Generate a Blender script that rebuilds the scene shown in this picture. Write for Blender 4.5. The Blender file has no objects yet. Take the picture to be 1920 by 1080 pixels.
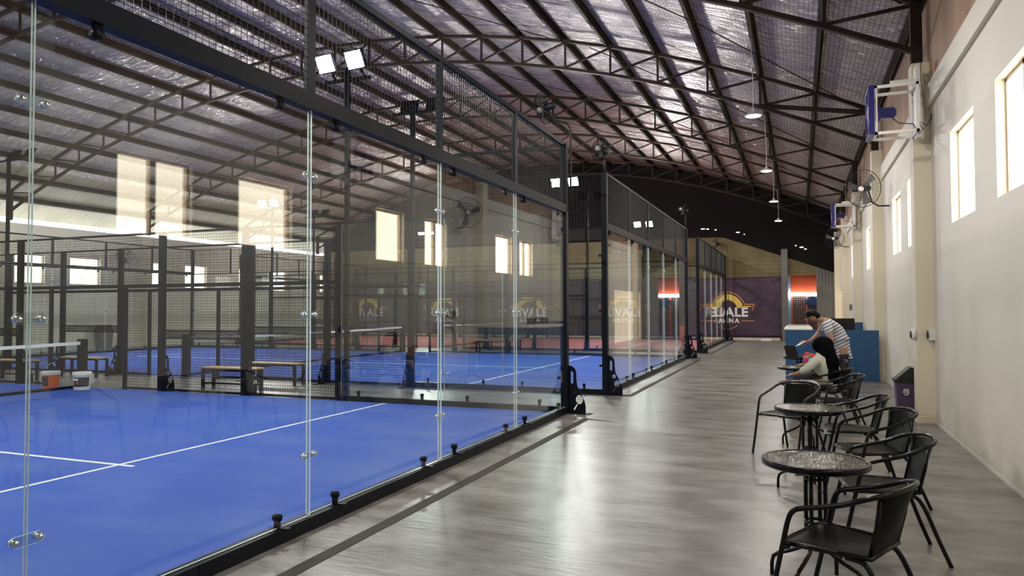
import bpy, bmesh, math, random
from mathutils import Vector, Matrix
random.seed(7)
PI = math.pi
sc = bpy.context.scene
COL = sc.collection

# ------------------------------------------------------------------ camera
cam_d = bpy.data.cameras.new('camera')
cam = bpy.data.objects.new('camera', cam_d); COL.objects.link(cam)
F_PX, YAW, PITCH, ROLL = 1346.6, 0.3802, 0.0286, -0.0032
cam_d.sensor_width = 36.0
cam_d.lens = F_PX * 36.0 / 1920.0
cam_d.clip_end = 300
fw = Vector((-math.sin(YAW)*math.cos(PITCH), math.cos(YAW)*math.cos(PITCH), math.sin(PITCH)))
rt = Vector((math.cos(YAW), math.sin(YAW), 0)); up = rt.cross(fw)
r2 = math.cos(ROLL)*rt + math.sin(ROLL)*up; u2 = -math.sin(ROLL)*rt + math.cos(ROLL)*up
M3 = Matrix((r2, u2, -fw)).transposed()
cam.matrix_world = Matrix.Translation((3.24, 0.0, 1.549)) @ M3.to_4x4()
sc.camera = cam

# ------------------------------------------------------------------ world, exposure
w = bpy.data.worlds.new('sky'); sc.world = w; w.use_nodes = True
bg = w.node_tree.nodes['Background']
bg.inputs[0].default_value = (0.93, 0.96, 1.0, 1); bg.inputs[1].default_value = 2.4
sc.view_settings.view_transform = 'Standard'; sc.view_settings.look = 'None'
sc.view_settings.gamma = 1.0; sc.view_settings.use_curve_mapping = False
sc.view_settings.exposure = 0.3
sc.cycles.transparent_max_bounces = 40
sc.cycles.max_bounces = 8; sc.cycles.glossy_bounces = 4; sc.cycles.diffuse_bounces = 4
sc.cycles.sample_clamp_indirect = 6.0
FLOOD_W = 130.0       # watts of one floodlight head
PEND_W = 60.0
PANE_E = 8.0         # brightness of the daylit window panes

# ------------------------------------------------------------------ measured layout (metres)
WR = 4.91            # right wall face
WL = -22.9           # left wall face
YF = 36.3            # far gable wall
YN = -7.0            # near gable wall
COURTS = [0.21, 12.62, 25.4]    # near side fence of each 10 x 20 m court
TRUSS_Y = [-6.45, -0.6, 5.25, 11.1, 16.95, 22.8, 28.65, 34.5]
def prof(x): return 9.08 - 0.0174*(x+9.0)**2

# ------------------------------------------------------------------ materials
def mat(name, col, rough=0.5, metal=0.0, spec=0.5):
    m = bpy.data.materials.new(name); m.use_nodes = True
    b = m.node_tree.nodes['Principled BSDF']
    b.inputs['Base Color'].default_value = (*col, 1); b.inputs['Roughness'].default_value = rough
    b.inputs['Metallic'].default_value = metal; b.inputs['Specular IOR Level'].default_value = spec
    return m
def nd(m, t, **kw):
    n = m.node_tree.nodes.new(t)
    for k, v in kw.items(): setattr(n, k, v)
    return n
def lk(m, a, b): m.node_tree.links.new(a, b)
def coords(m, scale=(1,1,1), rot=(0,0,0)):
    tc = nd(m, 'ShaderNodeTexCoord'); mp = nd(m, 'ShaderNodeMapping')
    mp.inputs['Scale'].default_value = scale; mp.inputs['Rotation'].default_value = rot
    lk(m, tc.outputs['Object'], mp.inputs['Vector']); return mp.outputs['Vector']
def noisy(m, c1, c2, scale=3, detail=6, vec=(1,1,1), lo=0.35, hi=0.65, bump=0.0, rough=None, rot=(0,0,0), bscale=None):
    b = m.node_tree.nodes['Principled BSDF']
    v = coords(m, vec, rot)
    n = nd(m, 'ShaderNodeTexNoise'); n.inputs['Scale'].default_value = scale; n.inputs['Detail'].default_value = detail
    lk(m, v, n.inputs['Vector'])
    r = nd(m, 'ShaderNodeValToRGB'); r.color_ramp.elements[0].position = lo; r.color_ramp.elements[1].position = hi
    r.color_ramp.elements[0].color = (*c1, 1); r.color_ramp.elements[1].color = (*c2, 1)
    lk(m, n.outputs['Fac'], r.inputs['Fac']); lk(m, r.outputs['Color'], b.inputs['Base Color'])
    if rough:
        q = nd(m, 'ShaderNodeMapRange'); q.inputs['To Min'].default_value = rough[0]; q.inputs['To Max'].default_value = rough[1]
        lk(m, n.outputs['Fac'], q.inputs['Value']); lk(m, q.outputs['Result'], b.inputs['Roughness'])
    if bump:
        s = n
        if bscale:
            s = nd(m, 'ShaderNodeTexNoise'); s.inputs['Scale'].default_value = bscale; s.inputs['Detail'].default_value = 3
            lk(m, v, s.inputs['Vector'])
        bp = nd(m, 'ShaderNodeBump'); bp.inputs['Strength'].default_value = bump; bp.inputs['Distance'].default_value = 0.02
        lk(m, s.outputs['Fac'], bp.inputs['Height']); lk(m, bp.outputs['Normal'], b.inputs['Normal'])
    return n
def emis(name, col, s):
    m = bpy.data.materials.new(name); m.use_nodes = True; m.node_tree.nodes.clear()
    e = nd(m, 'ShaderNodeEmission'); e.inputs[0].default_value = (*col, 1); e.inputs[1].default_value = s
    o = nd(m, 'ShaderNodeOutputMaterial'); lk(m, e.outputs[0], o.inputs[0]); return m

M = {}
# polished concrete floor
m = mat('polished_concrete', (0.3, 0.3, 0.3), 0.3); M['floor'] = m
n1 = noisy(m, (0.120, 0.113, 0.105), (0.262, 0.254, 0.242), 1.7, 12, (0.8, 1.9, 1), 0.38, 0.62, rough=(0.23, 0.40), rot=(0, 0, 0.3))
n1.inputs['Roughness'].default_value = 0.66
v = coords(m, (1, 5, 1), (0, 0, 0.35)); n2 = nd(m, 'ShaderNodeTexNoise'); n2.inputs['Scale'].default_value = 4.5; n2.inputs['Detail'].default_value = 5
lk(m, v, n2.inputs['Vector'])
bp = nd(m, 'ShaderNodeBump'); bp.inputs['Strength'].default_value = 0.16; bp.inputs['Distance'].default_value = 0.02
lk(m, n2.outputs['Fac'], bp.inputs['Height']); lk(m, bp.outputs['Normal'], m.node_tree.nodes['Principled BSDF'].inputs['Normal'])
def turf(name, c1, c2):
    m = mat(name, c1, 0.85, 0, 0.25)
    noisy(m, c1, c2, 260, 2, (1, 1, 1), 0.3, 0.75, bump=0.35, bscale=300)
    b = m.node_tree.nodes['Principled BSDF']; src = b.inputs['Base Color'].links[0].from_socket
    v = coords(m, (0.5, 0.9, 1)); n = nd(m, 'ShaderNodeTexNoise'); n.inputs['Scale'].default_value = 1.1; n.inputs['Detail'].default_value = 5
    lk(m, v, n.inputs['Vector'])
    r = nd(m, 'ShaderNodeValToRGB'); r.color_ramp.elements[0].position = 0.42; r.color_ramp.elements[1].position = 0.78
    r.color_ramp.elements[0].color = (0, 0, 0, 1); r.color_ramp.elements[1].color = (0.35, 0.35, 0.35, 1)
    lk(m, n.outputs['Fac'], r.inputs['Fac'])
    mx = nd(m, 'ShaderNodeMix', data_type='RGBA'); mx.inputs[7].default_value = (0.18, 0.27, 0.50, 1)   # sand worked into the pile
    lk(m, r.outputs['Color'], mx.inputs[0]); lk(m, src, mx.inputs[6]); lk(m, mx.outputs[2], b.inputs['Base Color'])
    return m
M['blue'] = turf('blue_turf', (0.030, 0.085, 0.43), (0.058, 0.140, 0.60))
M['red'] = turf('red_turf', (0.42, 0.10, 0.075), (0.55, 0.17, 0.13))
M['line'] = mat('white_line', (0.82, 0.84, 0.84), 0.7)
M['black'] = mat('black_steel', (0.006, 0.008, 0.013), 0.42, 0.0, 0.12)
M['wire'] = mat('black_wire', (0.010, 0.011, 0.013), 0.4)
M['chair'] = mat('black_tube', (0.004, 0.004, 0.0045), 0.22, 0.0, 0.28)
M['chrome'] = mat('bolt_metal', (0.75, 0.73, 0.70), 0.22, 1.0)
M['rail_top'] = M['black']
m = mat('wall_paint', (0.60, 0.555, 0.475), 0.6); M['wall'] = m
noisy(m, (0.67, 0.62, 0.535), (0.72, 0.67, 0.585), 0.6, 4, (1, 1, 1), 0.35, 0.65, bump=0.02)
m = mat('pilaster_paint', (0.76, 0.69, 0.53), 0.6); M['pil'] = m
M['white'] = mat('white_paint', (0.78, 0.77, 0.74), 0.5)
M['frame'] = mat('window_frame', (0.66, 0.55, 0.42), 0.45)
M['pane'] = emis('daylit_pane', (1.0, 0.86, 0.66), PANE_E)
M['pane_l'] = emis('daylit_pane_left', (1.0, 0.95, 0.84), 4.0)
m = mat('plywood', (0.33, 0.19, 0.11), 0.6); M['ply'] = m
noisy(m, (0.25, 0.14, 0.085), (0.42, 0.26, 0.16), 2.2, 6, (1, 1, 0.22), 0.3, 0.7)
m = mat('rusty_steel', (0.10, 0.055, 0.03), 0.65, 0, 0.2); M['truss'] = m
noisy(m, (0.010, 0.008, 0.007), (0.038, 0.020, 0.012), 1.2, 6, (1, 1, 1), 0.35, 0.7)
m = mat('purlin_steel', (0.12, 0.085, 0.05), 0.65, 0, 0.2); M['purlin'] = m
noisy(m, (0.008, 0.007, 0.006), (0.040, 0.028, 0.015), 0.8, 6, (1, 1, 1), 0.35, 0.7)
# foil insulation under the roof
m = mat('foil', (0.46, 0.41, 0.42), 0.25, 0.62); M['foil'] = m
b = m.node_tree.nodes['Principled BSDF']
v = coords(m, (1, 1, 1))
n = nd(m, 'ShaderNodeTexNoise'); n.inputs['Scale'].default_value = 2.6; n.inputs['Detail'].default_value = 12; n.inputs['Distortion'].default_value = 0.9
v2 = coords(m, (0.8, 2.6, 1)); lk(m, v2, n.inputs['Vector'])
bk = nd(m, 'ShaderNodeTexBrick'); bk.offset = 0.0; bk.squash = 1.0
bk.inputs['Scale'].default_value = 1.0; bk.inputs['Brick Width'].default_value = 0.075; bk.inputs['Row Height'].default_value = 0.075
bk.inputs['Mortar Size'].default_value = 0.006; bk.inputs['Mortar Smooth'].default_value = 0.3
bk.inputs['Color1'].default_value = (0.80, 0.74, 0.72, 1); bk.inputs['Color2'].default_value = (0.72, 0.65, 0.65, 1); bk.inputs['Mortar'].default_value = (0.25, 0.22, 0.21, 1)
lk(m, v, bk.inputs['Vector']); lk(m, bk.outputs['Color'], b.inputs['Base Color'])
bp = nd(m, 'ShaderNodeBump'); bp.inputs['Strength'].default_value = 0.9; bp.inputs['Distance'].default_value = 0.22
lk(m, n.outputs['Fac'], bp.inputs['Height']); lk(m, bp.outputs['Normal'], b.inputs['Normal'])
m = mat('roof_sheet', (0.52, 0.47, 0.36), 0.6); M['sheet'] = m
# ribbed gable sheeting
def ribbed(name, c1, c2, scale, axis):
    m = mat(name, c1, 0.6)
    b = m.node_tree.nodes['Principled BSDF']
    v = coords(m); wv = nd(m, 'ShaderNodeTexWave', wave_type='BANDS', bands_direction=axis)
    wv.inputs['Scale'].default_value = scale; wv.inputs['Distortion'].default_value = 0.1
    lk(m, v, wv.inputs['Vector'])
    bp = nd(m, 'ShaderNodeBump'); bp.inputs['Strength'].default_value = 0.8; bp.inputs['Distance'].default_value = 0.03
    lk(m, wv.outputs['Fac'], bp.inputs['Height']); lk(m, bp.outputs['Normal'], b.inputs['Normal'])
    n = nd(m, 'ShaderNodeTexNoise'); n.inputs['Scale'].default_value = 0.9; n.inputs['Detail'].default_value = 4
    lk(m, v, n.inputs['Vector'])
    r = nd(m, 'ShaderNodeValToRGB'); r.color_ramp.elements[0].position = 0.4; r.color_ramp.elements[1].position = 0.6
    r.color_ramp.elements[0].color = (*c1, 1); r.color_ramp.elements[1].color = (*c2, 1)
    lk(m, n.outputs['Fac'], r.inputs['Fac']); lk(m, r.outputs['Color'], b.inputs['Base Color'])
    return m
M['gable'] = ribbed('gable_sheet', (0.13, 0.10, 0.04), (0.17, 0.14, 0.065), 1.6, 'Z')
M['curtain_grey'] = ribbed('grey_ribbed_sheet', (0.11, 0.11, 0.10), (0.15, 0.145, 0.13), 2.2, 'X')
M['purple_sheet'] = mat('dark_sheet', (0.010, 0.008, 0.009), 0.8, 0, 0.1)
m = mat('banner_cloth', (0.045, 0.018, 0.045), 0.5); M['banner'] = m
noisy(m, (0.045, 0.018, 0.045), (0.055, 0.022, 0.055), 1.0, 3)
b = m.node_tree.nodes['Principled BSDF']; v = coords(m, (1, 1, 2.2), (0, 0.55, 0)); n = nd(m, 'ShaderNodeTexNoise'); n.inputs['Scale'].default_value = 1.3; n.inputs['Detail'].default_value = 3; n.inputs['Distortion'].default_value = 0.5
lk(m, v, n.inputs['Vector']); bp = nd(m, 'ShaderNodeBump'); bp.inputs['Strength'].default_value = 0.6; bp.inputs['Distance'].default_value = 0.04
lk(m, n.outputs['Fac'], bp.inputs['Height']); lk(m, bp.outputs['Normal'], b.inputs['Normal'])
M['logo_y'] = mat('logo_yellow', (0.78, 0.56, 0.09), 0.5)
M['logo_o'] = mat('logo_orange', (0.62, 0.24, 0.10), 0.5)
M['logo_w'] = mat('logo_white', (0.80, 0.78, 0.76), 0.5)
M['column'] = mat('grey_column', (0.13, 0.125, 0.12), 0.6)
M['counter'] = mat('blue_laminate', (0.018, 0.080, 0.20), 0.45)
M['orange'] = mat('orange_paint', (0.70, 0.11, 0.04), 0.6)
M['skyblue'] = mat('pale_blue_paint', (0.30, 0.52, 0.75), 0.6)
M['navy'] = mat('navy_cloth', (0.03, 0.07, 0.20), 0.7)
M['led'] = emis('led_strip', (1.0, 0.93, 0.85), 9.0)
M['lens'] = emis('flood_lens', (1.0, 0.97, 0.90), 45.0)
M['pend'] = emis('pendant_bulb', (1.0, 0.96, 0.90), 16.0)
M['shade'] = mat('pendant_shade', (0.75, 0.74, 0.72), 0.4)
M['cord'] = mat('white_cord', (0.62, 0.58, 0.52), 0.5)
M['fan_blue'] = mat('fan_blue', (0.02, 0.02, 0.16), 0.3)
M['rattan'] = None
def weave(name, base, hi, sc_):
    m = mat(name, base, 0.42)
    b = m.node_tree.nodes['Principled BSDF']; v = coords(m)
    ch = nd(m, 'ShaderNodeTexChecker'); ch.inputs['Scale'].default_value = sc_
    ch.inputs['Color1'].default_value = (*base, 1); ch.inputs['Color2'].default_value = (*hi, 1)
    lk(m, v, ch.inputs['Vector']); lk(m, ch.outputs['Color'], b.inputs['Base Color'])
    bp = nd(m, 'ShaderNodeBump'); bp.inputs['Strength'].default_value = 0.6; bp.inputs['Distance'].default_value = 0.003
    lk(m, ch.outputs['Fac'], bp.inputs['Height']); lk(m, bp.outputs['Normal'], b.inputs['Normal'])
    return m
M['rattan'] = weave('black_rattan', (0.0015, 0.0015, 0.0018), (0.006, 0.006, 0.0058), 105)
M['rattan'].node_tree.nodes['Principled BSDF'].inputs['Specular IOR Level'].default_value = 0.10
m = mat('pebbled_glass', (0.055, 0.06, 0.05), 0.10, 0.0, 1.0); M['pebble'] = m
b = m.node_tree.nodes['Principled BSDF']; v = coords(m); vo = nd(m, 'ShaderNodeTexVoronoi'); vo.inputs['Scale'].default_value = 70; lk(m, v, vo.inputs['Vector'])
bp = nd(m, 'ShaderNodeBump'); bp.inputs['Strength'].default_value = 0.8; bp.inputs['Distance'].default_value = 0.004
lk(m, vo.outputs['Distance'], bp.inputs['Height']); lk(m, bp.outputs['Normal'], b.inputs['Normal'])
M['wood'] = mat('bench_wood', (0.52, 0.36, 0.16), 0.5)
noisy(M['wood'], (0.45, 0.30, 0.13), (0.62, 0.44, 0.22), 3, 5, (1, 8, 1))
M['strip'] = mat('brown_strip', (0.05, 0.042, 0.037), 0.7, 0, 0.15)
M['bin'] = mat('purple_plastic', (0.085, 0.05, 0.115), 0.35)
M['binlid'] = mat('black_plastic', (0.012, 0.012, 0.014), 0.4)
M['bucket_o'] = mat('orange_plastic', (0.80, 0.13, 0.02), 0.4)
M['bucket_w'] = mat('white_plastic', (0.75, 0.75, 0.70), 0.4)
M['label_b'] = mat('black_label', (0.02, 0.02, 0.03), 0.5)
M['red_p'] = mat('red_print', (0.55, 0.02, 0.02), 0.5)
M['skin'] = mat('skin', (0.42, 0.22, 0.14), 0.5)
M['hair'] = mat('black_hair', (0.006, 0.005, 0.005), 0.5, 0, 0.15)
M['jeans'] = mat('dark_trousers', (0.012, 0.013, 0.018), 0.7)
M['hijab'] = mat('black_scarf', (0.003, 0.003, 0.0035), 0.85, 0, 0.05)
M['shirt_w'] = mat('white_shirt', (0.55, 0.58, 0.50), 0.7)
M['laptop'] = mat('laptop_black', (0.008, 0.006, 0.008), 0.3)
M['pink'] = mat('pink_plastic', (0.85, 0.15, 0.40), 0.4)
M['redbag'] = mat('red_foil', (0.65, 0.04, 0.03), 0.35)
M['green'] = mat('green_print', (0.1, 0.35, 0.12), 0.5)
M['paper'] = mat('paper', (0.80, 0.79, 0.76), 0.6)
m = mat('striped_shirt', (0.7, 0.7, 0.72), 0.7); M['shirt_s'] = m
b = m.node_tree.nodes['Principled BSDF']; v = coords(m, (1, 1, 1), (0, 0.5, 0)); wv = nd(m, 'ShaderNodeTexWave', wave_type='BANDS', bands_direction='Z')
wv.inputs['Scale'].default_value = 6.5; wv.inputs['Distortion'].default_value = 0.6; lk(m, v, wv.inputs['Vector'])
r = nd(m, 'ShaderNodeValToRGB'); r.color_ramp.elements[0].position = 0.18; r.color_ramp.elements[1].position = 0.30
r.color_ramp.elements[0].color = (0.10, 0.11, 0.19, 1); r.color_ramp.elements[1].color = (0.72, 0.73, 0.78, 1)
lk(m, wv.outputs['Fac'], r.inputs['Fac']); lk(m, r.outputs['Color'], b.inputs['Base Color'])

# glass: clear pane, Fresnel mirror on both faces, so light and sight go straight through
def glass(name, tint):
    m = bpy.data.materials.new(name); m.use_nodes = True; m.node_tree.nodes.clear()
    g = nd(m, 'ShaderNodeNewGeometry'); dt = nd(m, 'ShaderNodeVectorMath', operation='DOT_PRODUCT')
    lk(m, g.outputs['Normal'], dt.inputs[0]); lk(m, g.outputs['Incoming'], dt.inputs[1])
    ab = nd(m, 'ShaderNodeMath', operation='ABSOLUTE'); lk(m, dt.outputs['Value'], ab.inputs[0])
    om = nd(m, 'ShaderNodeMath', operation='SUBTRACT'); om.inputs[0].default_value = 1.0; lk(m, ab.outputs[0], om.inputs[1])
    pw = nd(m, 'ShaderNodeMath', operation='POWER'); pw.inputs[1].default_value = 5.0; lk(m, om.outputs[0], pw.inputs[0])
    ml = nd(m, 'ShaderNodeMath', operation='MULTIPLY_ADD'); ml.inputs[1].default_value = 0.95; ml.inputs[2].default_value = 0.043
    lk(m, pw.outputs[0], ml.inputs[0])
    tr = nd(m, 'ShaderNodeBsdfTransparent'); tr.inputs[0].default_value = (*tint, 1)
    gl = nd(m, 'ShaderNodeBsdfGlossy'); gl.inputs['Roughness'].default_value = 0.0; gl.inputs['Color'].default_value = (1, 1, 1, 1)
    mx = nd(m, 'ShaderNodeMixShader'); lk(m, ml.outputs[0], mx.inputs[0]); lk(m, tr.outputs[0], mx.inputs[1]); lk(m, gl.outputs[0], mx.inputs[2])
    o = nd(m, 'ShaderNodeOutputMaterial'); lk(m, mx.outputs[0], o.inputs[0]); return m
M['glass'] = glass('court_glass', (0.955, 0.985, 0.975))
M['edge'] = mat('glass_edge', (0.75, 0.86, 0.84), 0.2)

# ------------------------------------------------------------------ mesh helpers
class MB:
    def __init__(s): s.v = []; s.f = []; s.mi = []; s.sm = []
    def add(s, vs, fs, mi=0, smooth=False):
        k = len(s.v); s.v += [tuple(p) for p in vs]
        for f in fs: s.f.append(tuple(i+k for i in f)); s.mi.append(mi); s.sm.append(smooth)
        return s
    def box(s, x0, x1, y0, y1, z0, z1, mi=0):
        vs = [(x, y, z) for x in (x0, x1) for y in (y0, y1) for z in (z0, z1)]
        return s.add(vs, [(0,1,3,2),(4,6,7,5),(0,4,5,1),(2,3,7,6),(0,2,6,4),(1,5,7,3)], mi)
    def bar(s, p, q, w, h=None, upv=(0,0,1), mi=0):
        h = h or w; p = Vector(p); q = Vector(q); d = (q-p).normalized(); u = Vector(upv)
        if abs(d.dot(u)) > 0.98: u = Vector((0,1,0))
        a = d.cross(u).normalized()*w/2; b = a.cross(d).normalized()*h/2
        vs = [p-a-b, p+a-b, p+a+b, p-a+b, q-a-b, q+a-b, q+a+b, q-a+b]
        return s.add(vs, [(3,2,1,0),(4,5,6,7),(0,1,5,4),(1,2,6,5),(2,3,7,6),(3,0,4,7)], mi)
    def tube(s, pts, r, n=10, mi=0, closed=False):
        pts = [Vector(p) for p in pts]; rs = r if isinstance(r, (list, tuple)) else [r]*len(pts)
        k0 = len(s.v); N = len(pts); prev = None; vs = []; fs = []
        for i, p in enumerate(pts):
            if closed: d = pts[(i+1) % N]-pts[i-1]
            else: d = pts[min(i+1, N-1)]-pts[max(i-1, 0)]
            d.normalize()
            if prev is None:
                a = d.orthogonal().normalized()
            else:
                a = (prev-d*prev.dot(d)).normalized()
            prev = a; b = d.cross(a)
            for j in range(n):
                t = 2*PI*j/n; vs.append(p+(a*math.cos(t)+b*math.sin(t))*rs[i])
        for i in range(N if closed else N-1):
            for j in range(n):
                i2 = (i+1) % N
                fs.append((i*n+j, i*n+(j+1) % n, i2*n+(j+1) % n, i2*n+j))
        if not closed:
            fs.append(tuple(range(n))[::-1]); fs.append(tuple((N-1)*n+j for j in range(n)))
        return s.add(vs, fs, mi, True)
    def lathe(s, c, prof_, n=24, mi=0, smooth=True, axis='z', caps=True):
        c = Vector(c); vs = []; fs = []
        for (r, z) in prof_:
            for j in range(n):
                t = 2*PI*j/n; a, b = r*math.cos(t), r*math.sin(t)
                vs.append(c + (Vector((a, b, z)) if axis == 'z' else Vector((z, a, b)) if axis == 'x' else Vector((b, z, a))))
        for i in range(len(prof_)-1):
            for j in range(n):
                fs.append((i*n+j, i*n+(j+1) % n, (i+1)*n+(j+1) % n, (i+1)*n+j))
        if caps:
            fs.append(tuple(range(n))[::-1]); fs.append(tuple((len(prof_)-1)*n+j for j in range(n)))
        return s.add(vs, fs, mi, smooth)
    def ball(s, c, r, mi=0, n=10, sc_=(1,1,1)):
        pr = [(r*math.sin(PI*i/n), -r*math.cos(PI*i/n)) for i in range(n+1)]
        pr[0] = (r*0.02, -r); pr[-1] = (r*0.02, r)
        k = len(s.v); s.lathe((0,0,0), pr, 14, mi); 
        for i in range(k, len(s.v)): x, y, z = s.v[i]; s.v[i] = (c[0]+x*sc_[0], c[1]+y*sc_[1], c[2]+z*sc_[2])
        return s
    def build(s, name, mats, parent=None, **kw):
        me = bpy.data.meshes.new(name)
        off = Vector(parent_loc(parent)) if parent else Vector((0,0,0))
        me.from_pydata([(v[0]-off.x, v[1]-off.y, v[2]-off.z) for v in s.v], [], s.f)
        if not isinstance(mats, (list, tuple)): mats = [mats]
        for q in mats: me.materials.append(q)
        me.polygons.foreach_set('material_index', s.mi); me.polygons.foreach_set('use_smooth', s.sm)
        me.update()
        o = bpy.data.objects.new(name, me); COL.objects.link(o)
        if parent: o.parent = parent
        for k, v in kw.items(): o[k] = v
        return o
def parent_loc(p):
    l = Vector((0,0,0))
    while p: l += p.location; p = p.parent
    return l
def tag(o, label=None, cat=None, group=None, kind=None):
    if label: o['label'] = label
    if cat: o['category'] = cat
    if group: o['group'] = group
    if kind: o['kind'] = kind
    return o
def thing(name, loc, label, cat, group=None):
    o = bpy.data.objects.new(name, None); COL.objects.link(o); o.location = loc; o.empty_display_size = 0.1
    return tag(o, label, cat, group)
def struct(name, mb, m): o = mb.build(name, m); o['kind'] = 'structure'; return o
def copy_tree(o, parent=None):
    c = o.copy(); COL.objects.link(c); c.parent = parent
    for ch in list(o.children): copy_tree(ch, c)
    return c
def curve_mesh(name, cu, m, parent, mw):
    """turn a 2D curve / text into a mesh part; mw maps its plane into the world"""
    o = bpy.data.objects.new(name+'_tmp', cu); COL.objects.link(o)
    dg = bpy.context.evaluated_depsgraph_get(); dg.update()
    me = bpy.data.meshes.new_from_object(o.evaluated_get(dg)); COL.objects.unlink(o); bpy.data.objects.remove(o)
    me.transform(mw); off = parent_loc(parent); me.transform(Matrix.Translation(-off))
    me.materials.clear(); me.materials.append(m)
    me.name = name; r = bpy.data.objects.new(name, me); COL.objects.link(r); r.parent = parent
    return r
def text_curve(s, size, bold=0.0, ext=0.004):
    cu = bpy.data.curves.new('text', 'FONT'); cu.body = s; cu.size = size; cu.offset = bold; cu.extrude = ext
    cu.align_x = 'CENTER'; cu.align_y = 'CENTER'; cu.resolution_u = 4; return cu
def poly_curve(loops, ext=0.004):
    cu = bpy.data.curves.new('poly', 'CURVE'); cu.dimensions = '2D'; cu.fill_mode = 'BOTH'; cu.extrude = ext
    for lp in loops:
        sp = cu.splines.new('POLY'); sp.points.add(len(lp)-1); sp.use_cyclic_u = True
        for p, q in zip(sp.points, lp): p.co = (q[0], q[1], 0, 1)
    return cu
def circ(cx, cy, r, n=20, a0=0, a1=2*PI):
    return [(cx+r*math.cos(a0+(a1-a0)*i/n), cy+r*math.sin(a0+(a1-a0)*i/n)) for i in range(n)]

# ------------------------------------------------------------------ the building
struct('floor', MB().box(WL-0.3, WR+0.3, YN-0.2, 46.0, -0.2, 0.0), M['floor'])

def wall_with_holes(mb, x0, x1, ya, yb, z0, z1, holes):
    """wall in the YZ plane, holes = (y0, y1, z0, z1)"""
    ys = sorted({ya, yb, *[h[0] for h in holes], *[h[1] for h in holes]})
    for a, b in zip(ys, ys[1:]):
        mid = (a+b)/2; hs = sorted((h[2], h[3]) for h in holes if h[0] <= mid <= h[1]); z = z0
        for (p, q) in hs:
            if p > z: mb.box(x0, x1, a, b, z, p)
            z = q
        if z < z1: mb.box(x0, x1, a, b, z, z1)
    return mb
# right wall windows: two to a bay between the pilasters
RW = []
for t in TRUSS_Y[1:-1]:
    RW.append((t+1.20, t+2.38, 'two')); RW.append((t+3.20, t+4.38, 'one'))
RW[2:4] = [(6.42, 7.60, 'two'), (8.48, 9.68, 'one')]
RW[4:6] = [(12.25, 13.28, 'one'), (14.16, 15.30, 'two')]
RW[6:8] = [(18.1, 19.2, 'one'), (19.95, 20.98, 'two')]
RW[8:10] = [(23.9, 25.0, 'one'), (25.6, 26.75, 'two')]
RW = [r for r in RW if r[1] < 30.5]
holes = [(a, b, 2.53, 3.60) for a, b, _ in RW] + [(30.9, 36.0, 0.0, 2.36)]
struct('wall_right', wall_with_holes(MB(), WR, WR+0.2, YN, YF+6, 0, 4.5, holes), M['wall'])
wn = 0
def window(side, a, b, kind):
    global wn; wn += 1
    x = WR+0.13 if side > 0 else WL-0.13
    f = MB(); z0, z1 = 2.53, 3.60; t = 0.035
    xa, xb = (x-0.05, x+0.02) if side > 0 else (x-0.02, x+0.05)
    f.box(xa, xb, a, a+t, z0, z1).box(xa, xb, b-t, b, z0, z1).box(xa, xb, a, b, z0, z0+t).box(xa, xb, a, b, z1-t, z1)
    if kind == 'two': mid = (a+b)/2; f.box(xa, xb, mid-0.05, mid+0.05, z0, z1)
    o = f.build('window_%d' % wn, M['frame']); o['kind'] = 'structure'
    p = MB().box(x+0.02*side, x+0.028*side, a+0.01, b-0.01, z0+0.01, z1-0.01) if side > 0 else MB().box(x-0.028, x-0.02, a+0.01, b-0.01, z0+0.01, z1-0.01)
    g = p.build('window_pane', M['pane'] if side > 0 else M['pane_l'], o)
for a, b, k in RW: window(1, a, b, k)
LW = [(11.4, 12.55), (13.6, 14.75), (17.2, 18.4), (19.4, 20.7), (22.75, 23.95), (25.0, 26.3), (28.4, 29.5), (30.9, 32.0), (34.3, 35.4)]
struct('wall_left', wall_with_holes(MB(), WL-0.2, WL, YN, YF, 0, 4.69, [(a, b, 2.53, 3.60) for a, b in LW]), M['wall'])
for a, b in LW: window(-1, a, b, 'one')
# wall-head ledge on the right wall, plywood closing it up to the roof
struct('trim_1', MB().box(WR-0.05, WR, YN, YF, 4.22, 4.5), M['wall'])
struct('trim_2', MB().box(WR, WR+0.06, YN, YF, 4.5, 5.95), M['ply'])
for k, t in enumerate(TRUSS_Y):                     # pilasters under the truss ends
    struct('trim_%d' % (3+k), MB().box(WR-0.21, WR, t-0.1, t+0.2, 0, 4.86).box(WR-0.225, WR, t-0.11, t+0.21, 0, 0.09), M['pil'])
    struct('trim_%d' % (13+k), MB().box(WL, WL+0.21, t-0.1, t+0.2, 0, 4.64), M['pil'])
struct('baseboard_right', MB().box(WR-0.006, WR, YN, 30.9, 0, 0.03), M['wall'])
# near gable
struct('wall_near', MB().box(WL-1.5, WR+0.2, YN-0.2, YN, 0, 9.4), M['wall'])
# far gable: ribbed sheeting, opening on the right to the next room
def gable_part(y0, y1, z0f, z1f, xs):
    mb = MB()
    for a, b in zip(xs, xs[1:]):
        vs = [(a, y0, z0f(a)), (b, y0, z0f(b)), (b, y0, z1f(b)), (a, y0, z1f(a)), (a, y1, z0f(a)), (b, y1, z0f(b)), (b, y1, z1f(b)), (a, y1, z1f(a))]
        mb.add(vs, [(0,1,2,3),(7,6,5,4),(0,4,5,1),(3,2,6,7),(0,3,7,4),(1,5,6,2)])
    return mb
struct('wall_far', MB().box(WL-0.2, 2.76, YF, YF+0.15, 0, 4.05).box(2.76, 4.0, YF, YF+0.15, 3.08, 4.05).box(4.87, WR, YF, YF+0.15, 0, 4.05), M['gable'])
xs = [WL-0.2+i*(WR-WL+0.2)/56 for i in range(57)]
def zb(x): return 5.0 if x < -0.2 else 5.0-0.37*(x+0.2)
struct('trim_30', gable_part(YF, YF+0.15, lambda x: 4.05, lambda x: max(4.06, zb(x)), xs), M['gable'])
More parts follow.
